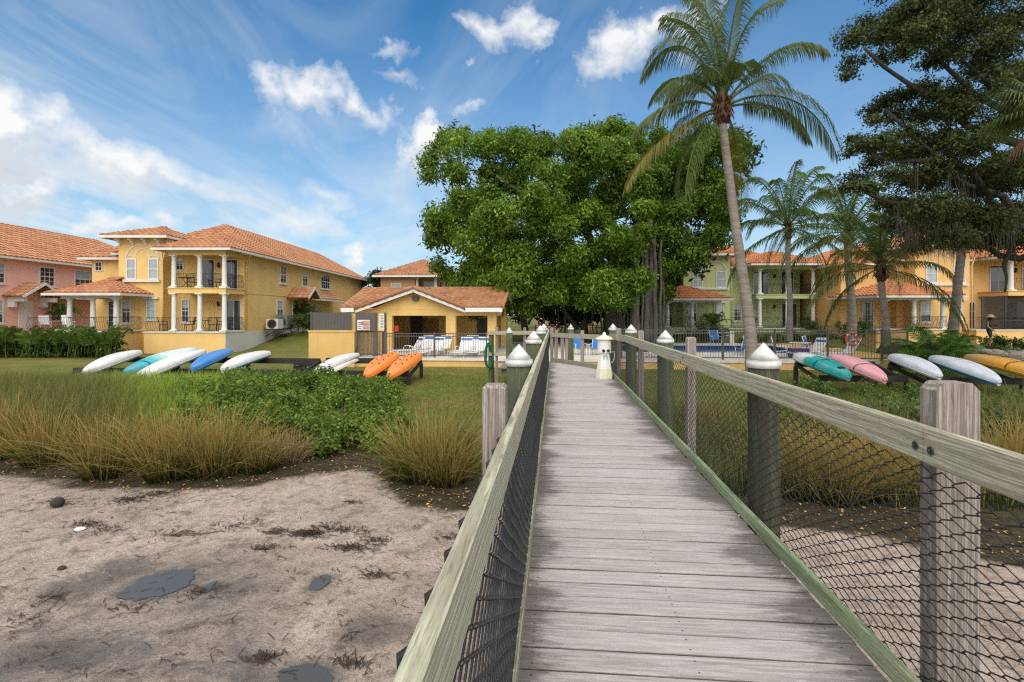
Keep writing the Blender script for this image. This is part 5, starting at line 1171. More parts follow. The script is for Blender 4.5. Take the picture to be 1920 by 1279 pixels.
# ---------------------------------------------------------------- grasses
def blades(n, rad, h, w, lean, seed, curl=.9, segs=5, tight=.35):
    r = np.random.default_rng(seed); V_ = []; Q = []; U = []
    for i in range(n):
        a = r.uniform(0, 2*pi); rr_ = rad*tight*math.sqrt(r.random()); bx, by = rr_*math.cos(a), rr_*math.sin(a); hh = h*(r.uniform(.5, 1.05) if r.random() < .85 else r.uniform(.9, 1.25))
        da = a+r.normal()*.5; le = lean*abs(r.normal(.55, .4))*(.4+rr_/(rad*tight+1e-6)); wv = r.uniform(0, 2*pi); c = curl*(r.uniform(.2, 1.3) if r.random() < .8 else r.uniform(1.3, 2.4)); b0 = len(V_); ww = w*r.uniform(.7, 1.3)
        for s in range(segs+1):
            t = s/segs; out = le*hh*(t*.5+c*t*t*.6); z = hh*(t-.28*min(1.4, le*c)*t*t*t); k = ww*(1-t)**.6*.5+.0006
            x, y_ = bx+math.cos(da)*out, by+math.sin(da)*out
            V_ += [(x+math.cos(wv)*k, y_+math.sin(wv)*k, z), (x-math.cos(wv)*k, y_-math.sin(wv)*k, z)]; U += [(0, t), (1, t)]
        for s in range(segs): Q.append((b0+2*s, b0+2*s+1, b0+2*s+3, b0+2*s+2))
    return V_, Q, U
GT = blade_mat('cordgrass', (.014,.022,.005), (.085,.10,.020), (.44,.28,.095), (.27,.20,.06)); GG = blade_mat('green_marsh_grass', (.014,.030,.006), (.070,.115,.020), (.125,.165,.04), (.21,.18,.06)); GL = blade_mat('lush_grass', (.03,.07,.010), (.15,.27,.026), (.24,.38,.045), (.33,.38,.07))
GD = blade_mat('dry_grass', (.06,.05,.03), (.20,.15,.08), (.42,.31,.17), (.34,.22,.12))
variants = {}
def clump_mesh(kind, k):
    key = (kind, k)
    if key in variants: return variants[key]
    mt, n, h, lean = {'tan': (GT, 540, 1.20, .95), 'green': (GG, 540, 1.1, .75), 'dry': (GD, 380, .55, .9)}[kind]
    V_, Q, U = blades(n, 1.0, h, .0125, lean, 100+k+len(kind)*10); o = np_mesh('grass_clump', V_, Q, mt, uv=U); COL.objects.unlink(o); variants[key] = o.data; bpy.data.objects.remove(o); return variants[key]
def clump(px, py, kind, k, s, label, rz=0, sq=1.0, group=None):
    p = gnd(px, py, -1.22); p.z = gz(p.x, p.y)-.03
    o = bpy.data.objects.new('grass_clump', clump_mesh(kind, k)); COL.objects.link(o); o.location = p; o.scale = (s*sq, s, s); o.rotation_euler = (0, 0, rz); return tag(o, label, 'grass clump', group)
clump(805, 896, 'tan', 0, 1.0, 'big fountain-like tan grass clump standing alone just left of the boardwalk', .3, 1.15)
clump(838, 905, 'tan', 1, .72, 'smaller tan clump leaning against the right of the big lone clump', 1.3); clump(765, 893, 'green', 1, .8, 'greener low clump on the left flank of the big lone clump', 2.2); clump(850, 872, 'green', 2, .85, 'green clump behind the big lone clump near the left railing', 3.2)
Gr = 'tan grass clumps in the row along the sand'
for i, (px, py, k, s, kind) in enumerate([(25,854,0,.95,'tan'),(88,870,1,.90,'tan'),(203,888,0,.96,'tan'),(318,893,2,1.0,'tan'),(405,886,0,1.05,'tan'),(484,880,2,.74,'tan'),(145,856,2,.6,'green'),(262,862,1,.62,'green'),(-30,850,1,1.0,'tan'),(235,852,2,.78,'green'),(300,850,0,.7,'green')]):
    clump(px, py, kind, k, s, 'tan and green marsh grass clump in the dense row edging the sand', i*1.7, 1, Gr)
clump(535, 862, 'dry', 0, 1.1, 'short straggly dry clump at the right end of the grass row', .4); clump(628, 815, 'dry', 1, 1.1, 'low purplish brown dry tuft under the leafy bank', 1.4)
for i, (px, py, k, s, kind, lab) in enumerate([(1500,925,0,.9,'tan','tan grass clump behind the chain-link just right of the dark brown piling'),(1560,935,1,.95,'tan','fullest tan grass clump seen through the chain-link between piling and square post'),(1625,930,2,.85,'tan','tan grass clump through the chain-link, third from the dark piling'),(1690,925,0,.9,'tan','tan grass clump just left of the thick square post'),(1880,925,1,1.0,'tan','tan grass clump right of the thick square post at the frame edge'),(1960,930,2,1.0,'tan','tan grass clump at the very right edge of the picture'),(1385,850,1,.7,'green','dark green clump through the chain-link left of the brown piling'),(1530,860,1,.9,'green','green grass clump behind the tan ones near the brown piling'),(1640,850,2,.95,'green','green grass clump in the middle behind the chain-link'),(1850,850,0,1.0,'green','tall green clump behind the thick square post'),(1930,840,1,1.05,'green','tall green clump rising above the rail at the right edge'),(1745,860,0,.9,'green','green clump directly behind the thick square post'),(1340,815,0,.6,'tan','short tan clump by the second green piling on the right')]):
    clump(px, py, kind, k, s, lab, i*.9)
def field(name, n, area, hfun, mt, label, cat, w=.008, segs=4, lean=.5, seed=0, ok=None):
    r = np.random.default_rng(seed); V_ = []; Q = []; U = []; done = 0
    while done < n:
        u, v = area(r)
        if ok and not ok(u, v): done += 1; continue
        done += 1; h = hfun(u, v)*r.uniform(.6, 1.2); z0 = gz(u, v)-.02; da = r.uniform(0, 2*pi); le = lean*abs(r.normal(.5, .35)); wv = r.uniform(0, 2*pi); b0 = len(V_); sc = w*r.uniform(.7, 1.3)*(1+v/30)
        for s in range(segs+1):
            t = s/segs; o = le*h*(t*.4+t*t*.6); k = sc*(1-t)**.6*.5+.0006; x, y_ = u+math.cos(da)*o, v+math.sin(da)*o
            V_ += [(x+math.cos(wv)*k, y_+math.sin(wv)*k, z0+h*(t-.15*t*t*le)), (x-math.cos(wv)*k, y_-math.sin(wv)*k, z0+h*(t-.15*t*t*le))]; U += [(0, t), (1, t)]
        for s in range(segs): Q.append((b0+2*s, b0+2*s+1, b0+2*s+3, b0+2*s+2))
    return tag(np_mesh(name, V_, Q, mt, uv=U), label, cat, kind='stuff')
def onwalk(u, v): return -.45 < u < 1.6 and v < 16
def areaL(a0, a1, v0, v1, blur=45): return lambda r: (lambda v: ((r.uniform(a0, a1)+blur*r.normal()-1041)/960*v, v))(r.uniform(v0, v1)+.4*r.normal())
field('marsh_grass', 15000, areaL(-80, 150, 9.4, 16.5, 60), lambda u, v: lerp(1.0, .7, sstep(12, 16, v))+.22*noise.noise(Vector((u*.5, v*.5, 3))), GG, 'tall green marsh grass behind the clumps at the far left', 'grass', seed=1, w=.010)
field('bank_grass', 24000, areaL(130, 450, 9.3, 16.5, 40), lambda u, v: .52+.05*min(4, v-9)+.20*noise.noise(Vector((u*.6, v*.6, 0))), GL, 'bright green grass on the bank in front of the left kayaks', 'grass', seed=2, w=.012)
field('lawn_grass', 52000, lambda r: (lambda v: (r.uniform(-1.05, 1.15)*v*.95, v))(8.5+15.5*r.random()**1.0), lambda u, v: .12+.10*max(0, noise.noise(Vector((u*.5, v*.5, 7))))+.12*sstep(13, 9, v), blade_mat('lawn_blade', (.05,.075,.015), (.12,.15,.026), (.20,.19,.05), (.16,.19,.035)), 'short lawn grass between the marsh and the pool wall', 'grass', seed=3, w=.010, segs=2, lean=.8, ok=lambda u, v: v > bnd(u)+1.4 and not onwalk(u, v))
field('reeds', 15000, lambda r: (lambda v: (r.uniform(1.9, .95*v), v))(r.uniform(7.6, 13.5)), lambda u, v: .55+.5*max(0, noise.noise(Vector((u*.7, v*.7, 2)))), GG, 'mixed green grass on the bank right of the boardwalk', 'grass', seed=4, w=.010, ok=lambda u, v: v > bnd(u)+.9)
# leafy ground cover: sea-daisy bank on the left, willowy shrub on the right
LC = leaf_mat('seadaisy_leaf', (.055,.11,.016), (.13,.22,.03), .3, .45, (.28,.36,.07)); bl = []
r4 = random.Random(8)
for _ in range(175):
    px = r4.uniform(250, 740); v = r4.uniform(9.7, 15.5); u = (px-1041)/960*v; edge = min(px-235, 755-px)/150
    h = (.34+.46*min(1, max(.15, edge)))*lerp(1.0, 1.28, sstep(11, 14.5, v)); bl.append((Vector((u, v, gz(u, v)+h*r4.uniform(.25, .85))), .36, .8))
for px in range(420, 725, 9):
    v = 9.9+.35*math.sin(px*.05)+r4.uniform(-.1,.2); u = (px-1041)/960*v; bl.append((Vector((u, v, gz(u, v)+r4.uniform(.12, .62))), .28, .7))
o = leaf_cloud('groundcover', bl, LC, None, size=.085, per=520, shell=.2, aspect=.5, seed=70); tag(o, 'dense bright leafy ground cover spilling down the bank left of the boardwalk', 'ground cover', kind='stuff')
for i, (px, py, v, w, h, lab) in enumerate([(1790,745,10.5,2.2,1.0,'leafy pale green shrub rising behind the thick square post'),(1690,740,11.5,2.0,.85,'leafy shrub left of the thick square post above the rail'),(1880,730,11,2.0,.9,'leafy shrub at the right edge below the yellow kayak'),(1600,725,13,2.4,.6,'low leafy shrub under the teal and pink kayaks')]):
    p = at(px, 700, v); shrub(lab, px, 700, v, w, h, 80+i, leaf_mat('willow_leaf', (.05,.085,.025), (.12,.17,.06), .3, .5, (.22,.27,.13)), 16, .075, 420, zb=gz(p.x, p.y))
p = at(946, 720, 14.5); shrub('small bright weed growing beside the piling at the end of the lawn', 940, 700, 13.2, .7, .6, 88, LS, 6, .08, 200, zb=gz(p.x, p.y))

bl = []
for _ in range(150):
    px = r4.uniform(1470, 2040); v = r4.uniform(9.6, 15.2); X_, Y_, c_ = ray(px, 700); u = X_/Y_*v
    if u < 3.2: continue
    bl.append((Vector((u, v, gz(u, v)+(.30+.30*noise.noise(Vector((u*.8, v*.8, 6)))+.25*sstep(12, 15, v))*r4.uniform(.3, 1.1))), .34, .7))
o = leaf_cloud('groundcover', bl, leaf_mat('bank_leaf', (.05,.095,.02), (.115,.19,.04), .3, .45, (.24,.30,.09)), None, size=.075, per=420, shell=.2, aspect=.42, seed=71); tag(o, 'loose pale green leafy ground cover in front of the right kayak racks', 'ground cover', kind='stuff')
# ---------------------------------------------------------------- kayaks and racks
def kayak_mat(name, cols, speck=.0, axis_noise=.04):
    """colour runs along the hull (object y, 0 = near end .. 1)"""
    m, t, b = newmat(name); sp = t.new('ShaderNodeSeparateXYZ'); c = t.coord('Object'); t.l.new(c, sp.inputs[0])
    f = t.math('ADD', t.math('DIVIDE', sp.outputs[1], 4.2), t.math('MULTIPLY', t.math('SUBTRACT', t.noise(c, 5, 3), .5), axis_noise))
    k = t.ramp(f, cols); k = t.mix(t.math('MULTIPLY', t.ramp(t.noise(c, 3, 5, .65), [(.46, 0.), (.72, 1.)]), .42), k, (.30,.28,.24))
    t.put(b.inputs['Base Color'], k); b.inputs['Roughness'].default_value = .38; b.inputs['Specular IOR Level'].default_value = .5; return m
def kayak(label, near, far, v1, mt, W=.80, T=.38, mt2=None, straps=(.35,), holes=False, lobes=3, blunt=.5, group='kayaks on the racks', L=4.0, fins=False, hatch=False, groove=.15):
    P = at(*near, v1); Q = at(*far, v1+L*.985); d = (Q-P).normalized(); side = d.cross(Vector((0,0,1))).normalized(); up = side.cross(d)
    o = empty('kayak', P, 0, label, 'kayak', group); M = Matrix((side, d, up)).transposed(); o.rotation_euler = M.to_euler()
    Ln = (Q-P).length; n = 30; k = 26
    def sec(t):
        w = W/2*max(.02, (math.sin(pi*min(1, max(0, t)))**blunt))*(1 if .15 < t < .85 else 1); rock = .10*(2*t-1)**2; return w, rock
    vs = []; fs = []; up_f = []
    for i in range(n+1):
        t = .5-.5*math.cos(pi*i/n); t = .004+t*.992; w, rk = sec(t); th = T*(.45+.55*math.sin(pi*t)**.5)
        for j in range(k):
            a = 2*pi*j/k; ca, sa = math.cos(a), math.sin(a)
            x = w*math.copysign(abs(ca)**.75, ca); z = (th*.62 if sa > 0 else th*.38)*math.copysign(abs(sa)**.8, sa)
            if sa > .25 and lobes: z *= 1-groove*(1-abs(math.cos(lobes*pi*ca*.5)))*min(1, 4*t*(1-t))*(1.0)
            vs.append((x, t*Ln, z-rk+.0))
    for i in range(n):
        for j in range(k): j2 = (j+1) % k; fs.append((i*k+j, i*k+j2, (i+1)*k+j2, (i+1)*k+j)); up_f.append((j < k//2))
    mb = MB(); mb.add(vs, fs, True); mb.f.append(tuple(reversed(range(k)))); mb.f.append(tuple(n*k+j for j in range(k)))
    h = mb.build('hull', [mt, mt2 or mt], o)
    for i, f in enumerate(up_f):
        if not f: h.data.polygons[i].material_index = 1
    # rim where the two shells meet
    mb = MB(); 
    for s in (-1, 1): mb.tube([(s*(sec(.004+.992*(i/24))[0]+.004), (.004+.992*i/24)*Ln, -sec(.004+.992*i/24)[1]+.0) for i in range(1, 24)], .012, 5)
    mb.build('rim', mt2 or mt, o)
    for st in straps:
        w, rk = sec(st); th = T*(.45+.55*math.sin(pi*st)**.5); mb = MB(); pts = []
        for j in range(15):
            a = pi*j/14; ca, sa = math.cos(a), math.sin(a); pts.append(((w+.012)*math.copysign(abs(ca)**.75, ca), st*Ln, (th*.62*abs(sa)**.8+.008)-rk))
        for pa, pb in zip(pts[:-1], pts[1:]): mb.beam(pa, pb, .035, .006, (0,0,1) if abs(pb[2]-pa[2]) < abs(pb[0]-pa[0]) else (1,0,0))
        mb.build('strap', MT['rubber'], o)
    mb = MB(); mb.tube([(0, (.03+.94*i/16)*Ln, T*(.45+.55*math.sin(pi*(.03+.94*i/16))**.5)*.62*.99-sec(.03+.94*i/16)[1]-.004) for i in range(17)], .014, 5); mb.build('keel', mt, o)
    for tt in (.012, .988):
        mb = MB(); rk = sec(tt)[1]; y_ = tt*Ln; sgn = -1 if tt < .5 else 1; mb.tube([(-.05,y_,-rk+.03),(-.045,y_+sgn*.09,-rk+.01),(.045,y_+sgn*.09,-rk+.01),(.05,y_,-rk+.03)], .010, 5); mb.build('handle', MT['rubber'], o)
    if hatch:
        th = T*(.45+.55*math.sin(pi*.12)**.5); mb = MB(); rk = sec(.12)[1]; mb.box(-.08,.08,.10*Ln,.145*Ln,th*.5-rk,th*.66-rk+.012); mb.build('hatch', MT['rubber'], o)
    if holes:
        for hy in (.28, .42, .58, .72):
            for hx in (-.13, .13):
                w, rk = sec(hy); th = T*(.45+.55*math.sin(pi*hy)**.5); mb = MB(); mb.lathe([(.026,-.02),(.032,.006),(.02,.002)], (hx, hy*Ln, th*.60-rk-.004), 10, Matrix.Identity(4)); mb.build('scupper', MT['dark'], o)
    if fins:
        mb = MB(); hy = .93*Ln; mb.add([(-.012,hy-.12,.04),(.012,hy-.12,.04),(.012,hy+.1,.04),(-.012,hy+.1,.04),(-.006,hy+.08,.30),(.006,hy+.08,.30),(.006,hy+.12,.30),(-.006,hy+.12,.30)], [(0,1,2,3),(7,6,5,4),(0,4,5,1),(1,5,6,2),(2,6,7,3),(3,7,4,0)]); mb.build('fin', MT['rubber'], o)
    return o
kw = kayak_mat('white_hull', [(0,(.66,.65,.62)),(1,(.72,.71,.69))]); kwb = kayak_mat('bluish_white_hull', [(0,(.62,.65,.72)),(1,(.66,.68,.74))]); kbl = kayak_mat('blue_hull', [(0,(.03,.20,.55)),(1,(.06,.27,.62))])
kt = kayak_mat('turquoise_fade', [(0,(.02,.27,.42)),(.28,(.03,.40,.40)),(.45,(.55,.70,.68)),(.86,(.66,.70,.70)),(.95,(.05,.42,.45))]); kor = kayak_mat('orange_hull', [(0,(.82,.22,.025)),(1,(.85,.26,.03))])
ktr = kayak_mat('teal_white_hull', [(0,(.0,.26,.26)),(.50,(.0,.30,.29)),(.56,(.62,.66,.66)),(.82,(.66,.69,.69)),(.90,(.02,.28,.48))], axis_noise=.12); kpk = kayak_mat('pink_hull', [(0,(.68,.30,.33)),(1,(.72,.36,.38))]); kye = kayak_mat('amber_hull', [(0,(.80,.36,.012)),(.55,(.74,.36,.03)),(.75,(.55,.36,.14)),(1,(.62,.36,.08))]); ktl = kayak_mat('teal_underside', [(0,(.0,.16,.32)),(1,(.0,.20,.38))])
kayak('white overturned kayak farthest left on the grass bank', (156,697), (264,658), 17.0, kw, straps=())
kayak('turquoise fading to white kayak between two white ones at the left', (231,697), (370,653), 16.8, kt, straps=(.22,))
kayak('long white kayak lying lowest beside the turquoise one', (242,714), (384,656), 16.4, kw, W=.76, straps=())
kayak('solid bright blue kayak on the left rack', (360,690), (433,656), 17.4, kbl, W=.72, straps=())
kayak('white kayak with blue underside and black strap at its raised end', (416,691), (506,660), 17.2, kw, mt2=ktl, straps=(.94,))
kayak('white paddle board with a black fin beside the yellow wall block', (588,696), (672,661), 17.2, kw, T=.24, straps=(), fins=True, W=.66, lobes=0)
kayak('white paddle board lying underneath the finned board', (612,697), (676,668), 17.5, kw, T=.18, straps=(), W=.6, lobes=0)
kayak('left one of the two orange kayaks', (686,703), (744,662), 17.4, kor, straps=(), holes=True, groove=.34)
kayak('right one of the two orange kayaks, at the rack end', (730,704), (787,663), 17.4, kor, straps=(), holes=True, groove=.34)
kayak('teal and white kayak with black strap and hatch at the left of the right rack', (1592,704), (1491,665), 16.4, ktr, W=.86, T=.42, straps=(.36,), hatch=True, groove=.30)
kayak('pink kayak with black strap next to the teal one', (1660,709), (1556,666), 16.2, kpk, W=.80, straps=(.30,))
kayak('pale bluish white kayak alone in the middle of the right rack', (1762,702), (1670,666), 16.4, kwb, W=.76, T=.38, straps=())
kayak('white kayak with teal-blue underside on the right rack', (1874,713), (1745,669), 16.0, kwb, mt2=ktl, W=.80, T=.40, straps=())
kayak('amber yellow kayak with weathered top and strap at the right edge', (1978,708), (1810,667), 16.2, kye, W=.84, T=.40, straps=(.34,))
RK = mat('black_rack_timber', (.018,.017,.016), .7, .4, 5, .3)
def rack(label, pxa, pya, pxb, pyb, v, vn, drop_near, name='kayak_rack'):
    o = empty(name, (0,0,0), 0, label, 'rack'); a, b_ = at(pxa, pya, v), at(pxb, pyb, v); b_.z = a.z
    an, bn = Vector((a.x, vn, a.z-drop_near)), Vector((b_.x, vn, a.z-drop_near))
    mb = MB(); mb.beam(a, b_, .10, .22); mb.build('beam', RK, o); mb = MB(); mb.beam(an, bn, .10, .20); mb.build('beam', RK, o)
    n = max(2, int((b_-a).length/2.4)+1)
    for i in range(n):
        f = i/(n-1); mb = MB(); p, q_ = a.lerp(b_, f), an.lerp(bn, f); mb.beam(q_+Vector((0,-.05,-.10)), p+Vector((0,.05,-.02)), .07, .12); mb.build('arm', RK, o)
        mb = MB(); mb.box(p.x-.06, p.x+.06, p.y-.06, p.y+.06, gz(p.x,p.y)-.1, p.z-.1); mb.build('leg', RK, o); mb = MB(); mb.box(q_.x-.06, q_.x+.06, q_.y-.06, q_.y+.06, gz(q_.x,q_.y)-.1, q_.z-.1); mb.build('leg', RK, o)
    return o
rack('long black timber rack under the row of left kayaks', 205, 674, 600, 674, 20.2, 18.6, .28); rack('black timber rack under the two orange kayaks and the paddle boards', 612, 676, 790, 676, 20.4, 18.6, .30)
rack('black timber rack under the teal and pink kayaks', 1492, 682, 1640, 682, 19.6, 17.9, .32); rack('black timber rack under the pale and amber kayaks at right', 1668, 684, 1990, 684, 19.6, 17.7, .32)
# crate-like dark box by the wall
p = at(573, 668, 22); mb = MB(); M = Matrix.Translation((p.x, p.y, gz(p.x,p.y)))
for z in (.02,.2,.38): mb.box(-.42,.42,-.3,-.27,z,z+.12,M); mb.box(-.42,.42,.27,.3,z,z+.12,M); mb.box(-.42,-.39,-.27,.27,z,z+.12,M); mb.box(.39,.42,-.27,.27,z,z+.12,M)
for x in (-.38,.34): mb.box(x,x+.04,-.27,-.23,0,.6,M); mb.box(x,x+.04,.23,.27,0,.6,M)
tag(mb.build('crate', RK), 'dark slatted crate on the grass beside the yellow wall block', 'crate')
# ---------------------------------------------------------------- terrace furniture
WF = mat('white_tube', (.78,.78,.77), .35, .05, 4); WS = mat('white_strap', (.76,.76,.75), .5, .06, 4); BS = plain('blue_sling', (.012,.16,.50), .6); BLS = plain('blue_strap', (.02,.13,.38), .5)
def lounger():
    o = empty('lounger', (0,0,0), 0, 'x', 'lounger', 'white strap loungers at the pavilion'); T_ = .018
    mb = MB()
    for s in (-.32, .32): mb.tube([(s,0,.30),(s,-1.25,.30),(s,-1.45,.27)], T_, 6)
    mb.tube([(-.32,-1.45,.27),(.32,-1.45,.27)], T_, 6); mb.build('frame', WF, o)
    mb = MB()
    for s in (-.32, .32): mb.tube([(s,0,.30),(s,.42,.98)], T_, 6)
    mb.tube([(-.32,.42,.98),(.32,.42,.98)], T_, 6); mb.build('back_frame', WF, o)
    mb = MB()
    for i in range(17): y = -.05-i*.082; mb.box(-.33,.33,y-.03,y+.03,.315,.323)
    mb.build('seat', WS, o); a, b2 = MB(), MB()
    for i in range(11):
        f = (i+.6)/11.5; y = .42*f; z = .30+.68*f; (b2 if i in (8, 9) else a).beam((-.33,y-.012,z), (.33,y-.012,z), .008, .055, (0,.53,.85))
    a.build('backrest', WS, o); b2.build('blue_band', BLS, o)
    for y in (-.35, -1.1):
        for s in (-.34, .34): mb = MB(); mb.tube([(s,y-.14,.0),(s,y,.30)], T_, 6); mb.tube([(s,y+.14,.0),(s,y,.30)], T_, 6); mb.build('leg', WF, o)
    for s in (-.36, .36): mb = MB(); mb.tube([(s,.05,.33),(s,-.1,.50),(s,-.45,.50),(s,-.5,.31)], T_, 6); mb.build('armrest', WF, o)
    return o
def chair():
    o = empty('chair', (0,0,0), 0, 'x', 'chair', 'white framed pool chairs with blue slings'); T_ = .02
    mb = MB()
    for s in (-.29, .29): mb.tube([(s,-.32,0),(s,-.26,.36),(s,.22,.30),(s,.42,1.02)], T_, 6)
    mb.tube([(-.29,.42,1.02),(.29,.42,1.02)], T_, 6); mb.build('frame', WF, o)
    for s in (-.29, .29): mb = MB(); mb.tube([(s,.36,0),(s,.18,.32)], T_, 6); mb.build('leg', WF, o)
    for s in (-.31, .31): mb = MB(); mb.box(s-.03,s+.03,-.34,.28,.56,.585); mb.tube([(s,-.28,.36),(s,-.28,.56)], T_, 6); mb.build('armrest', WF, o)
    mb = MB(); mb.beam((0,-.26,.37), (0,.22,.31), .54, .012); mb.build('seat', BS, o); mb = MB(); mb.beam((0,.235,.36), (0,.415,.99), .54, .012, (0,-1,.3)); mb.build('backrest', BS, o); return o
def table():
    o = empty('patio_table', (0,0,0), 0, 'x', 'table', 'round white patio tables'); mb = MB(); mb.lathe([(.50,.70),(.52,.715),(.50,.73)], n=24); mb.build('table_top', WF, o)
    for k in range(4): a = pi/4+k*pi/2; mb = MB(); mb.tube([(.36*math.cos(a),.36*math.sin(a),0),(.2*math.cos(a),.2*math.sin(a),.4),(.34*math.cos(a),.34*math.sin(a),.70)], .018, 6); mb.build('leg', WF, o)
    return o
def place(proto, first, px, v, z, rz, label, group=None, name=None):
    o = proto if first else copy_tree(proto)
    p = at(px, 640, v); o.location = (p.x, v, z); o.rotation_euler = (0,0,rz); o['label'] = label
    if group: o['group'] = group
    return o
LG = lounger()
for i, (px, v, rz, lab) in enumerate([(778,26.2,-.9,'leftmost white lounger with raised back and blue band at the pavilion'),(799,27.4,-.2,'lounger set back between the first and second raised loungers'),(817,26.3,-.35,'second raised lounger, directly left of the middle pavilion pillar'),(833,27.5,-.1,'lounger tucked against the left face of the middle pavilion pillar'),(872,26.3,-.15,'tallest-looking lounger just right of the middle pavilion pillar'),(886,27.5,.1,'lounger set back right of the middle pavilion pillar'),(903,26.4,-.25,'rightmost lounger at the pavilion, next to the corner pillar')]): place(LG, i == 0, px, v, TZ, rz, lab)
place(LG, False, 1590, 25.8, TZ, -1.45, 'white lounger seen from the side below the orange life ring', 'white loungers at the right end of the pool'); place(LG, False, 1530, 26.4, TZ, -1.2, 'white lounger with low blue band left of the life ring', 'white loungers at the right end of the pool')
CH = chair()
for i, (px, v, rz, lab) in enumerate([(1342,36.9,0.1,'blue sling chair facing the viewer alone across the pool'),(1394,28.0,-1.0,'blue sling chair partly hidden by the tall palm trunk'),(1463,26.6,1.25,'blue sling chair in profile right of the white-capped brown piling'),(1087,27.5,.25,'left one of the two blue sling chairs behind the cross fence'),(1118,27.3,-.35,'right one of the two blue sling chairs behind the cross fence'),(1524,27.2,.9,'blue sling chair at the small white table left of the life ring')]): place(CH, i == 0, px, v, TZ, rz, lab)
TB = table(); place(TB, True, 1500, 27.0, TZ, 0, 'round white patio table between the pool chairs at right')
# purple box standing in for a towel on the chair, life ring on its post, pole on the far fence
p = at(1496, 648, 26.2); mb = MB(); mb.box(p.x-.38, p.x+.38, p.y-.3, p.y+.3, TZ+.02, TZ+.42); mb.box(p.x-.40, p.x+.40, p.y-.32, p.y+.32, TZ+.421, TZ+.47); tag(mb.build('purple_box', plain('purple_plastic', (.05,.03,.16), .5)), 'low purple box standing in for towels under the patio table', 'box')
LR = empty('life_ring', at(1597, 636, 25.6), 0, 'orange life ring hanging on a thin post inside the right pool fence', 'life ring'); ro = plain('orange_ring', (.75,.10,.04), .45)
mb = MB(); R0, r0 = .24, .062; vs = []; fs = []
for i in range(28):
    for j in range(10):
        a, c = 2*pi*i/28, 2*pi*j/10; vs.append(((R0+r0*math.cos(c))*math.cos(a), r0*math.sin(c), (R0+r0*math.cos(c))*math.sin(a)*1.15)); fs.append((i*10+j, ((i+1) % 28)*10+j, ((i+1) % 28)*10+(j+1) % 10, i*10+(j+1) % 10))
mb.add(vs, fs, True); mb.build('ring', ro, LR); 
for k in range(4):
    a = pi/4+k*pi/2; mb = MB(); c = Vector((R0*math.cos(a), 0, R0*math.sin(a)*1.15)); mb.lathe([(r0*1.05,-.045),(r0*1.08,0),(r0*1.05,.045)], n=12, M=Matrix.Translation(c) @ Matrix.Rotation(-a, 4, 'Y')); mb.build('band', MT['white'], LR)
mb = MB(); q_ = at(1597, 636, 25.75); mb.tube([(q_.x, q_.y, TZ), (q_.x, q_.y, q_.z+.5)], .03, 8); tag(mb.build('post', plain('pale_post', (.5,.45,.3), .5)), 'thin pale post carrying the orange life ring', 'post')
mb = MB(); mb.tube([at(1205,626,38.9), at(1368,624,38.9)], .035, 6); tag(mb.build('rescue_pole', MT['white']), 'long white pole hung along the far pool fence', 'pole')
mb = MB(); c = at(1372, 630, 38.8); mb.cbox((c.x, c.y, c.z-.1), .3, .12, .9); mb.tube([(c.x-.4,c.y,c.z+.3),(c.x,c.y,c.z+.1),(c.x-.5,c.y,c.z)], .03, 6); tag(mb.build('towel', MT['white']), 'white cloth hanging at the end of the pole on the far fence', 'towel')
# patio furniture of the houses (dark, small)
def dark_chair():
    o = empty('patio_chair', (0,0,0), 0, 'x', 'chair', 'patio chairs on the house terraces'); D = MT['iron']
    mb = MB(); mb.box(-.24,.24,-.24,.24,.42,.46); mb.build('seat', D, o); mb = MB(); mb.tube([(-.24,.24,.44),(-.24,.34,.95),(.24,.34,.95),(.24,.24,.44)], .02, 6); 
    for i in range(6): x = -.2+.08*i; mb.tube([(x,.25,.46),(x,.335,.94)], .008, 4)
    mb.build('backrest', D, o)
    for s in (-.22,.22):
        for y in (-.22,.22): mb = MB(); mb.tube([(s,y,0),(s,y,.42)], .018, 5); mb.build('leg', D, o)
    for s in (-.26,.26): mb = MB(); mb.tube([(s,-.22,.42),(s,-.2,.66),(s,.27,.68)], .016, 5); mb.build('armrest', D, o)
    return o
DC = dark_chair(); n = 0
for x, y, z, rz, lab in ((-4.7,.9,.30,2.2,'dark metal chair at the left end of the yellow house lower terrace'),(-3.0,1.0,.30,-.8,'dark metal chair behind the left lower column of the yellow house'),(-1.4,1.0,.30,.6,'dark metal chair in the middle bay of the yellow house lower terrace'),(-.6,.9,.30,1.4,'dark metal chair at the right end of the yellow house lower terrace'),(-2.9,1.2,3.21,1.0,'dark metal chair on the left of the yellow house balcony'),(-1.2,1.3,3.21,-.6,'dark metal chair before the balcony door of the yellow house'),(-7.2,-.3,.37,.5,'dark metal chair on the corner porch of the yellow house')):
    o = DC if n == 0 else copy_tree(DC); n += 1; w_ = camw(-19.05+x, 34+y, z); o.location = w_; o.rotation_euler = (0,0,TH+rz); o['label'] = lab
for x, y, z, rz, lab in ((21.8,45.6,.3,.6,'dark metal chair on the green house terrace by the arched niche'),(24.6,45.4,.3,-.7,'dark metal chair on the green house terrace near its glass door')):
    o = copy_tree(DC); o.location = camw(x, y, z); o.rotation_euler = (0,0,TH+rz); o['label'] = lab
mb = MB(); mb.lathe([(.5,.70),(.52,.73),(.5,.75)], n=20); 
def rt(lab, x, y, z):
    o = empty('patio_table', camw(x, y, z), 0, lab, 'table'); mb = MB(); mb.lathe([(.48,.70),(.5,.72),(.48,.74)], n=20); mb.build('table_top', MT['iron'], o)
    for k in range(3): a = k*2*pi/3; mb = MB(); mb.tube([(.35*math.cos(a),.35*math.sin(a),0),(.05*math.cos(a),.05*math.sin(a),.36),(.3*math.cos(a),.3*math.sin(a),.7)], .018, 5); mb.build('leg', MT['iron'], o)
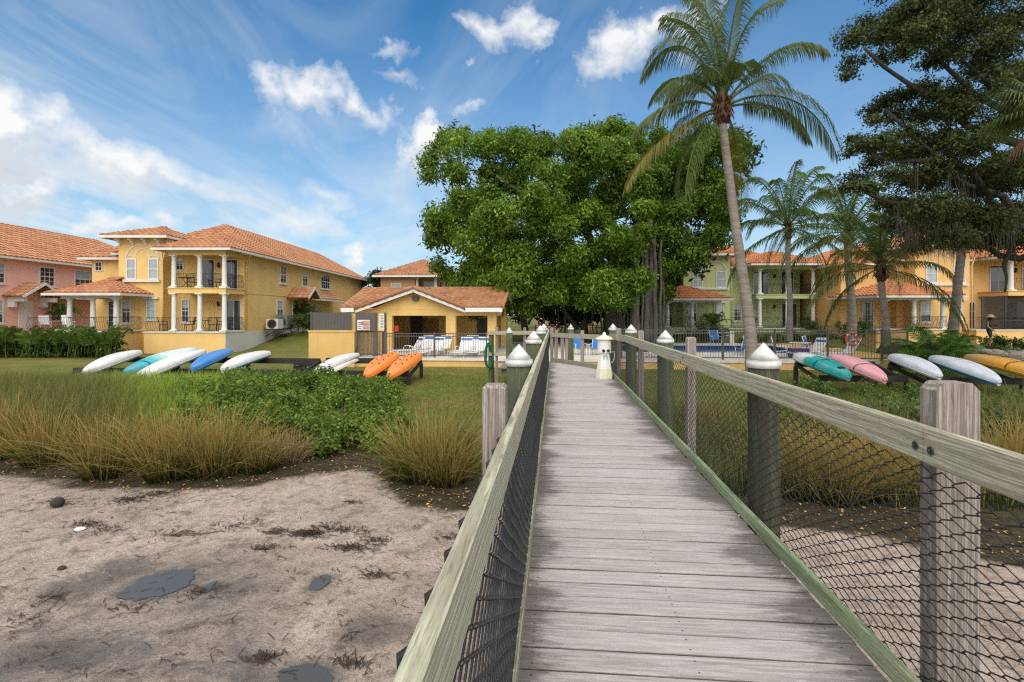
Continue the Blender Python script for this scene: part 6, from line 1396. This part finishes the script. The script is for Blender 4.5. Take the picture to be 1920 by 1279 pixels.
rt('round dark table on the lower terrace of the yellow house', -19.05-2.2, 35.1, .30); rt('round dark table on the upper balcony of the yellow house', -19.05-3.0, 34.7, 3.21)
WC = None
for px, v, lab in ((84,34.4,'white plastic chair at the left of the porch railing behind the hedge'),(128,34.2,'white plastic chair in the middle of the porch behind the hedge')):
    o = copy_tree(CH); p = at(px, 606, v); o.location = (p.x, v, .35); o.rotation_euler = (0,0,1.0); o['label'] = lab; o['group'] = 'white chairs on the far left porch'
    for c_ in o.children:
        for sl_ in c_.material_slots: sl_.link = 'OBJECT'; sl_.material = WF
pr = MB(); a, b_ = at(52, 612, 33.8), at(100, 612, 33.8)
railing_iron(pr, (a.x, a.y, .35), (b_.x, b_.y, .35), .85); tag(pr.build('porch_railing', MT['iron']), 'curved black iron railing behind the hedge in front of the pink house', 'railing')
mb = MB(); a, b_ = at(-60, 618, 33.6), at(104, 618, 33.6); mb.box(a.x, b_.x, 33.7, 36.8, -1.6, .34); tag(mb.build('porch_platform', MT['pink']), 'raised stucco porch platform of the pink house behind the hedge', 'platform')
p = at(5, 664, 29.6); mb = MB()
for r_ in range(5):
    for c in range(7): x = p.x-1.6+c*.32+(.16 if r_ % 2 else 0); mb.box(x, x+.30, 29.5, 29.75, gz(p.x,29.5)+r_*.12, gz(p.x,29.5)+r_*.12+.11)
tag(mb.build('brick_wall', mat('red_brick', (.24,.09,.06), .85, .3, 3)), 'low red brick wall end at the left edge below the hedge', 'wall')
# stones on the lawn edge at the far right
st = mat('pale_rock', (.34,.30,.25), .9, .35, 3, .7, 12)
def rock(px, py, v, r, seed, lab):
    r_ = random.Random(seed); mb = MB(); n, k = 7, 10; vs = []; fs = []
    for i in range(n+1):
        for j in range(k):
            a, e = 2*pi*j/k, -pi/2+pi*i/n; d = Vector((math.cos(a)*math.cos(e), math.sin(a)*math.cos(e), math.sin(e)*.62)); d *= r*(1+.35*noise.noise(d*1.7+Vector((seed*3.1,0,0)))); vs.append((d.x*1.5, d.y, d.z))
    for i in range(n):
        for j in range(k): fs.append((i*k+j, i*k+(j+1) % k, (i+1)*k+(j+1) % k, (i+1)*k+j))
    mb.add(vs, fs, False); p = at(px, py, v); o = mb.build('rock', st, loc=(p.x, p.y, p.z+r*.2)); return tag(o, lab, 'rock', 'rocks along the lawn edge')
for i, (px, py, r, lab) in enumerate([(1848,661,.24,'pale rock at the left of the lawn edge below the walking person'),(1866,664,.30,'flat pale rock right of the first one on the lawn edge'),(1898,663,.20,'upright small rock on the lawn edge near the frame'),(1904,671,.42,'long low rock nearest the amber kayak'),(1884,666,.18,'smallest dark rock on the lawn edge'),(1930,664,.3,'rock at the very right end of the lawn edge')]): rock(px, py, 27, r, i, lab)
mb = MB(); v = 27.4; a, b_ = at(1832, 655, v), at(2040, 655, v); n = 20; vs = []; fs = []
for i in range(n+1):
    x = lerp(a.x, b_.x, i/n)
    for (dv, dz) in ((-.2,-1.3),(0,-.75+.06*noise.noise(Vector((x,0,0)))),(.9,-.48),(7.5,-.35),(8.2,-1.2)): vs.append((x, v+dv+.15*noise.noise(Vector((x*1.3,dv,0))), dz))
for i in range(n):
    for j in range(4): fs.append((i*5+j, (i+1)*5+j, (i+1)*5+j+1, i*5+j+1))
mb.add(vs, fs, True); mb.f += [(0,1,2,3,4), (n*5+4,n*5+3,n*5+2,n*5+1,n*5)]
tag(mb.build('lawn_terrace', mat('raised_lawn', (.085,.145,.02), .95, .35, 4, .5, 30)), kind='structure')
# ---------------------------------------------------------------- person walking at the far right
def person():
    base = at(1855, 660, 30); zb = -.35; k = 1.0
    J = {'pelvis':(0,0,.93),'waist':(0,.0,1.08),'chest':(-.02,-.02,1.30),'neck':(-.03,-.05,1.47),'head':(-.05,-.08,1.58),'crown':(-.055,-.08,1.70),
         'hipL':(-.09,.0,.88),'kneeL':(-.10,-.13,.50),'ankL':(-.10,-.05,.09),'toeL':(-.10,-.20,.03),'hipR':(.09,0,.88),'kneeR':(.09,-.03,.49),'ankR':(.09,.18,.10),'toeR':(.09,.06,.03),
         'shL':(-.17,-.02,1.40),'elL':(-.21,-.02,1.13),'wrL':(-.20,-.20,.98),'haL':(-.19,-.27,.95),'shR':(.17,-.02,1.40),'elR':(.25,.04,1.15),'wrR':(.20,-.18,1.20),'haR':(.18,-.25,1.22)}
    R_ = {'pelvis':.145,'waist':.125,'chest':.15,'neck':.055,'head':.088,'crown':.06,'hipL':.095,'kneeL':.06,'ankL':.04,'toeL':.035,'hipR':.095,'kneeR':.06,'ankR':.04,'toeR':.035,'shL':.062,'elL':.045,'wrL':.03,'haL':.032,'shR':.062,'elR':.045,'wrR':.03,'haR':.032}
    E = [('pelvis','waist'),('waist','chest'),('chest','neck'),('neck','head'),('head','crown'),('pelvis','hipL'),('hipL','kneeL'),('kneeL','ankL'),('ankL','toeL'),('pelvis','hipR'),('hipR','kneeR'),('kneeR','ankR'),('ankR','toeR'),('chest','shL'),('shL','elL'),('elL','wrL'),('wrL','haL'),('chest','shR'),('shR','elR'),('elR','wrR'),('wrR','haR')]
    # fingers
    for s, w in (('L', -1), ('R', 1)):
        hx, hy, hz = J['ha'+s]
        for i in range(4): nm = f'f{s}{i}'; J[nm] = (hx+w*(-.02+.014*i), hy-.055-.012*(1-abs(i-1.5)/1.5), hz-.02); R_[nm] = .008; J[nm+'t'] = (J[nm][0], J[nm][1]-.02, hz-.05); R_[nm+'t'] = .007; E += [('ha'+s, nm), (nm, nm+'t')]
        J['t'+s] = (hx-w*.045, hy-.02, hz-.01); R_['t'+s] = .010; E.append(('ha'+s, 't'+s))
    names = list(J); me = bpy.data.meshes.new('person'); me.from_pydata([J[n] for n in names], [(names.index(a), names.index(b)) for a, b in E], [])
    o = bpy.data.objects.new('person', me); COL.objects.link(o)
    o.modifiers.new('skin', 'SKIN'); 
    if not me.skin_vertices: me.attributes.new if False else None
    try: 
        lay = me.skin_vertices[0]
    except Exception:
        bpy.context.view_layer.objects.active = o; o.select_set(True); bpy.ops.mesh.customdata_skin_add(); lay = me.skin_vertices[0]
    for i, n in enumerate(names): lay.data[i].radius = (R_[n], R_[n]); lay.data[i].use_root = (n == 'pelvis')
    sb = o.modifiers.new('sub', 'SUBSURF'); sb.levels = 2; sb.render_levels = 2
    o.location = (base.x, base.y, zb); o.rotation_euler = (0,0,.5)
    m, t, b = newmat('person_skin_and_clothes'); sp = t.new('ShaderNodeSeparateXYZ'); t.l.new(t.coord('Object'), sp.inputs[0])
    zf = t.math('DIVIDE', sp.outputs[2], 2.0); ax = t.math('ABSOLUTE', sp.outputs[0])
    body = t.ramp(zf, [(0,(.03,.03,.03)),(.05,(.38,.20,.13)),(.28,(.02,.02,.03)),(.705,(.012,.012,.014)),(.725,(.40,.21,.14))])
    body.node.color_ramp.interpolation = 'CONSTANT'
    k_ = t.mix(t.math('GREATER_THAN', ax, .195), body, (.40,.21,.14)); t.put(b.inputs['Base Color'], k_); b.inputs['Roughness'].default_value = .7
    me.materials.append(m); tag(o, 'person in dark clothes and wide straw hat walking on the lawn', 'person')
    mb = MB(); c = (-.055,-.08,1.66); mb.lathe([(.26,-.015),(.265,0),(.13,.02),(.115,.10),(.07,.135),(.01,.14)], c, 20); h = mb.build('hat', mat('straw', (.50,.33,.21), .9, .2, 12), o)
    mb = MB(); mb.lathe([(.10,-.14),(.098,-.05),(.092,.02)], (-.05,-.055,1.62), 14); mb.build('hair', MT['dark'], o)
    for s in (-.032, .032): mb = MB(); mb.lathe([(.010,-.008),(.012,0),(.010,.008)], (-.05+s,-.166,1.595), 8); mb.build('eye', MT['dark'], o)
    mb = MB(); mb.add([(-.065,-.16,1.555),(-.035,-.16,1.555),(-.05,-.19,1.56),(-.05,-.163,1.60)], [(0,1,2),(0,2,3),(2,1,3)]); mb.build('nose', plain('skin', (.42,.22,.15), .6), o)
person()
# ---------------------------------------------------------------- sky, sun, camera
SUN_EL, SUN_DIR = math.radians(47), Vector((.10, -.75, 0)).normalized()
W = bpy.data.worlds.new('World'); scene.world = W; W.use_nodes = True; t = NT(W.node_tree); bg = t.n['Background']
sky = t.new('ShaderNodeTexSky', sky_type='NISHITA'); sky.sun_disc = False; sky.sun_elevation = SUN_EL; sky.sun_rotation = math.atan2(SUN_DIR.x, SUN_DIR.y); sky.air_density = 1.0; sky.dust_density = .6; sky.ozone_density = 2.0
D = t.vmath('NORMALIZE', t.new('ShaderNodeTexCoord').outputs['Generated'])
sz = t.new('ShaderNodeSeparateXYZ'); t.l.new(D, sz.inputs[0]); up = t.math('MAXIMUM', sz.outputs[2], .02)
def cdir(px, py): X, Y, c = ray(px, py); return Vector((X, Y, c)).normalized()
def ncol(vec, scale, detail, rough):
    o = t.new('ShaderNodeTexNoise'); t.put(o.inputs['Vector'], vec); o.inputs['Scale'].default_value = scale; o.inputs['Detail'].default_value = detail; o.inputs['Roughness'].default_value = rough
    return t.vmath('SUBTRACT', o.outputs[1], (.5,.5,.5))
big = t.noise(D, 5.5, 6, .55); fine = t.noise(D, 30, 8, .66); mid_ = t.noise(D, 11, 6, .6)
Dw = t.vmath('ADD', D, t.vmath('ADD', t.vmath('MULTIPLY', ncol(D, 6.5, 3, .5), (.17,.17,.17)), t.vmath('MULTIPLY', ncol(D, 21, 5, .6), (.075,.075,.075))))
fluff = t.math('ADD', t.math('MULTIPLY', t.math('SUBTRACT', mid_, .5), 1.5), t.math('MULTIPLY', t.math('SUBTRACT', fine, .5), 1.5))
def cloud(px, py, rx, ry, rot=0, dens=1.0, soft=.5, bias=0.0):
    c = cdir(px, py); rt = c.cross(Vector((0,0,1))).normalized(); b_ = rt.cross(c)
    if rot: r_ = math.radians(rot); rt, b_ = rt*math.cos(r_)+b_*math.sin(r_), b_*math.cos(r_)-rt*math.sin(r_)
    cosw = 1/math.sqrt(1+((px-960)/F)**2+((HZ-py)/F)**2)
    x = t.math('MULTIPLY', t.vmath('DOT_PRODUCT', Dw, rt), F/rx/cosw*.92); y = t.math('MULTIPLY', t.vmath('DOT_PRODUCT', Dw, b_), F/ry/cosw*.92)
    r2 = t.math('SQRT', t.math('ADD', t.math('MULTIPLY', x, x), t.math('MULTIPLY', y, y)))
    f = t.math('ADD', t.math('SUBTRACT', 1.0+bias, r2), t.math('MULTIPLY', fluff, .62)); fr = t.math('GREATER_THAN', t.vmath('DOT_PRODUCT', D, c), .2)
    d = t.math('MULTIPLY', t.math('MULTIPLY', t.ramp(f, [(.02, 0.), (.24+soft, 1.)]), dens), fr)
    return d, t.math('ADD', y, t.math('MULTIPLY', fluff, .6))
CL = [(20,255,80,85,0,1,.4,.1),(-30,300,120,100,0,1,.45,.1),(215,325,150,50,-2,.95,.6,.1),(340,350,120,40,-4,.7,.9,0),(20,375,45,36,0,.95,.4,0),(1160,92,105,62,18,.95,.45,0),(1215,55,60,38,10,.9,.5,0),(960,55,80,40,-18,.85,.5,0),(1005,72,42,38,0,.9,.4,0),(900,45,38,18,-10,.6,.6,0),(590,170,62,36,-18,.9,.6,.0),(660,205,70,28,-32,.9,.65,.0),(520,158,38,36,0,.8,.55,0),(795,268,55,46,0,1,.3,.15),(735,108,48,18,-6,.55,.6,0),(735,158,45,18,-10,.5,.6,0),(885,202,36,9,0,.55,.7,0),(895,112,8,7,0,.4,.7,0),(660,487,24,24,0,.9,.4,0),(300,420,60,22,0,.75,.6,0),(190,425,60,24,0,.8,.6,0),(600,365,60,30,-5,.5,.8,0),(560,425,90,34,0,.6,.8,0),(1300,60,60,60,0,.6,.7,0),(700,640,300,60,0,.0,.5,0)]
tot = None; shade = None
for a in CL:
    if a[5] == 0: continue
    d, y = cloud(*a)
    s_ = t.math('MULTIPLY', d, y)
    tot = d if tot is None else t.math('MAXIMUM', tot, d); shade = s_ if shade is None else t.math('ADD', shade, s_)
# thin high cirrus veil, streaked along one direction, stronger to the left and lower down
cz = t.new('ShaderNodeCombineXYZ'); t.put(cz.inputs[0], t.math('DIVIDE', sz.outputs[0], up)); t.put(cz.inputs[1], t.math('DIVIDE', sz.outputs[1], up))
rm_ = t.new('ShaderNodeMapping', vector_type='TEXTURE'); t.l.new(cz.outputs[0], rm_.inputs[0]); rm_.inputs['Rotation'].default_value = (0,0,math.radians(107)); rm_.inputs['Scale'].default_value = (3.2, 1.0, 1)
ci = t.noise(rm_.outputs[0], 1.3, 8, .60, .9); ci2 = t.noise(cz.outputs[0], .5, 4, .5)
west = t.math('ADD', .55, t.math('MULTIPLY', sz.outputs[0], -.9)); 
veil = t.math('MULTIPLY', t.ramp(ci, [(.40, 0.), (.78, 1.)]), t.math('MULTIPLY', t.ramp(ci2, [(.3, .35), (.65, 1.)]), west, clamp=True))
low = t.ramp(sz.outputs[2], [(0, .76), (.12, .57), (.30, .26), (.5, .03)])
veil = t.math('ADD', t.math('MULTIPLY', veil, .74), t.math('MULTIPLY', low, t.math('ADD', .55, t.math('MULTIPLY', big, .8))), clamp=True)
skyc = t.mix(1.0, sky.outputs[0], SKYTINT, 'MULTIPLY')
k = t.mix(veil, skyc, VEILC)
sh = t.ramp(t.math('ADD', shade, .5), [(.0, .0), (.55, 1.)])
cc = t.mix(sh, CLOUDD, CLOUDW)
k = t.mix(tot, k, cc)
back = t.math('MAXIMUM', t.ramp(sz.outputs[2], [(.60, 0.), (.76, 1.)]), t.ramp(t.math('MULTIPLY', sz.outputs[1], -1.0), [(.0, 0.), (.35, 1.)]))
k = t.mix(t.math('MULTIPLY', back, t.ramp(big, [(.25, .65), (.6, 1.)])), k, FILLC)   # unseen bright cloud added overhead and behind the viewer for fill light
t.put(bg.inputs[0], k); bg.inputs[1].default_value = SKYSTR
sl = bpy.data.lights.new('sun', 'SUN'); sl.energy = SUNE; sl.angle = math.radians(SUNANG); sl.color = (1, .94, .85); so = bpy.data.objects.new('sun', sl); COL.objects.link(so)
dv = Vector((SUN_DIR.x*math.cos(SUN_EL), SUN_DIR.y*math.cos(SUN_EL), math.sin(SUN_EL))); so.rotation_euler = dv.to_track_quat('Z', 'Y').to_euler(); so.location = (0, 0, 30)
cam = bpy.data.cameras.new('camera'); cam.sensor_width = 36; cam.lens = 36*F/1920; cam.clip_start = .05; cam.clip_end = 2000; cam.shift_y = -(1279/2-HZ)/1920
co = bpy.data.objects.new('camera', cam); COL.objects.link(co); co.location = (0, 0, H); co.rotation_euler = (pi/2, 0, TH); scene.camera = co
vs_ = scene.view_settings; vs_.view_transform = 'Standard'; vs_.look = 'None'; vs_.gamma = 1; vs_.use_curve_mapping = False; vs_.exposure = EXPO
scene.cycles.max_bounces = 6; scene.cycles.transparent_max_bounces = 8; scene.cycles.use_denoising = False; scene.cycles.filter_width = 1.25; scene.cycles.sample_clamp_indirect = 4
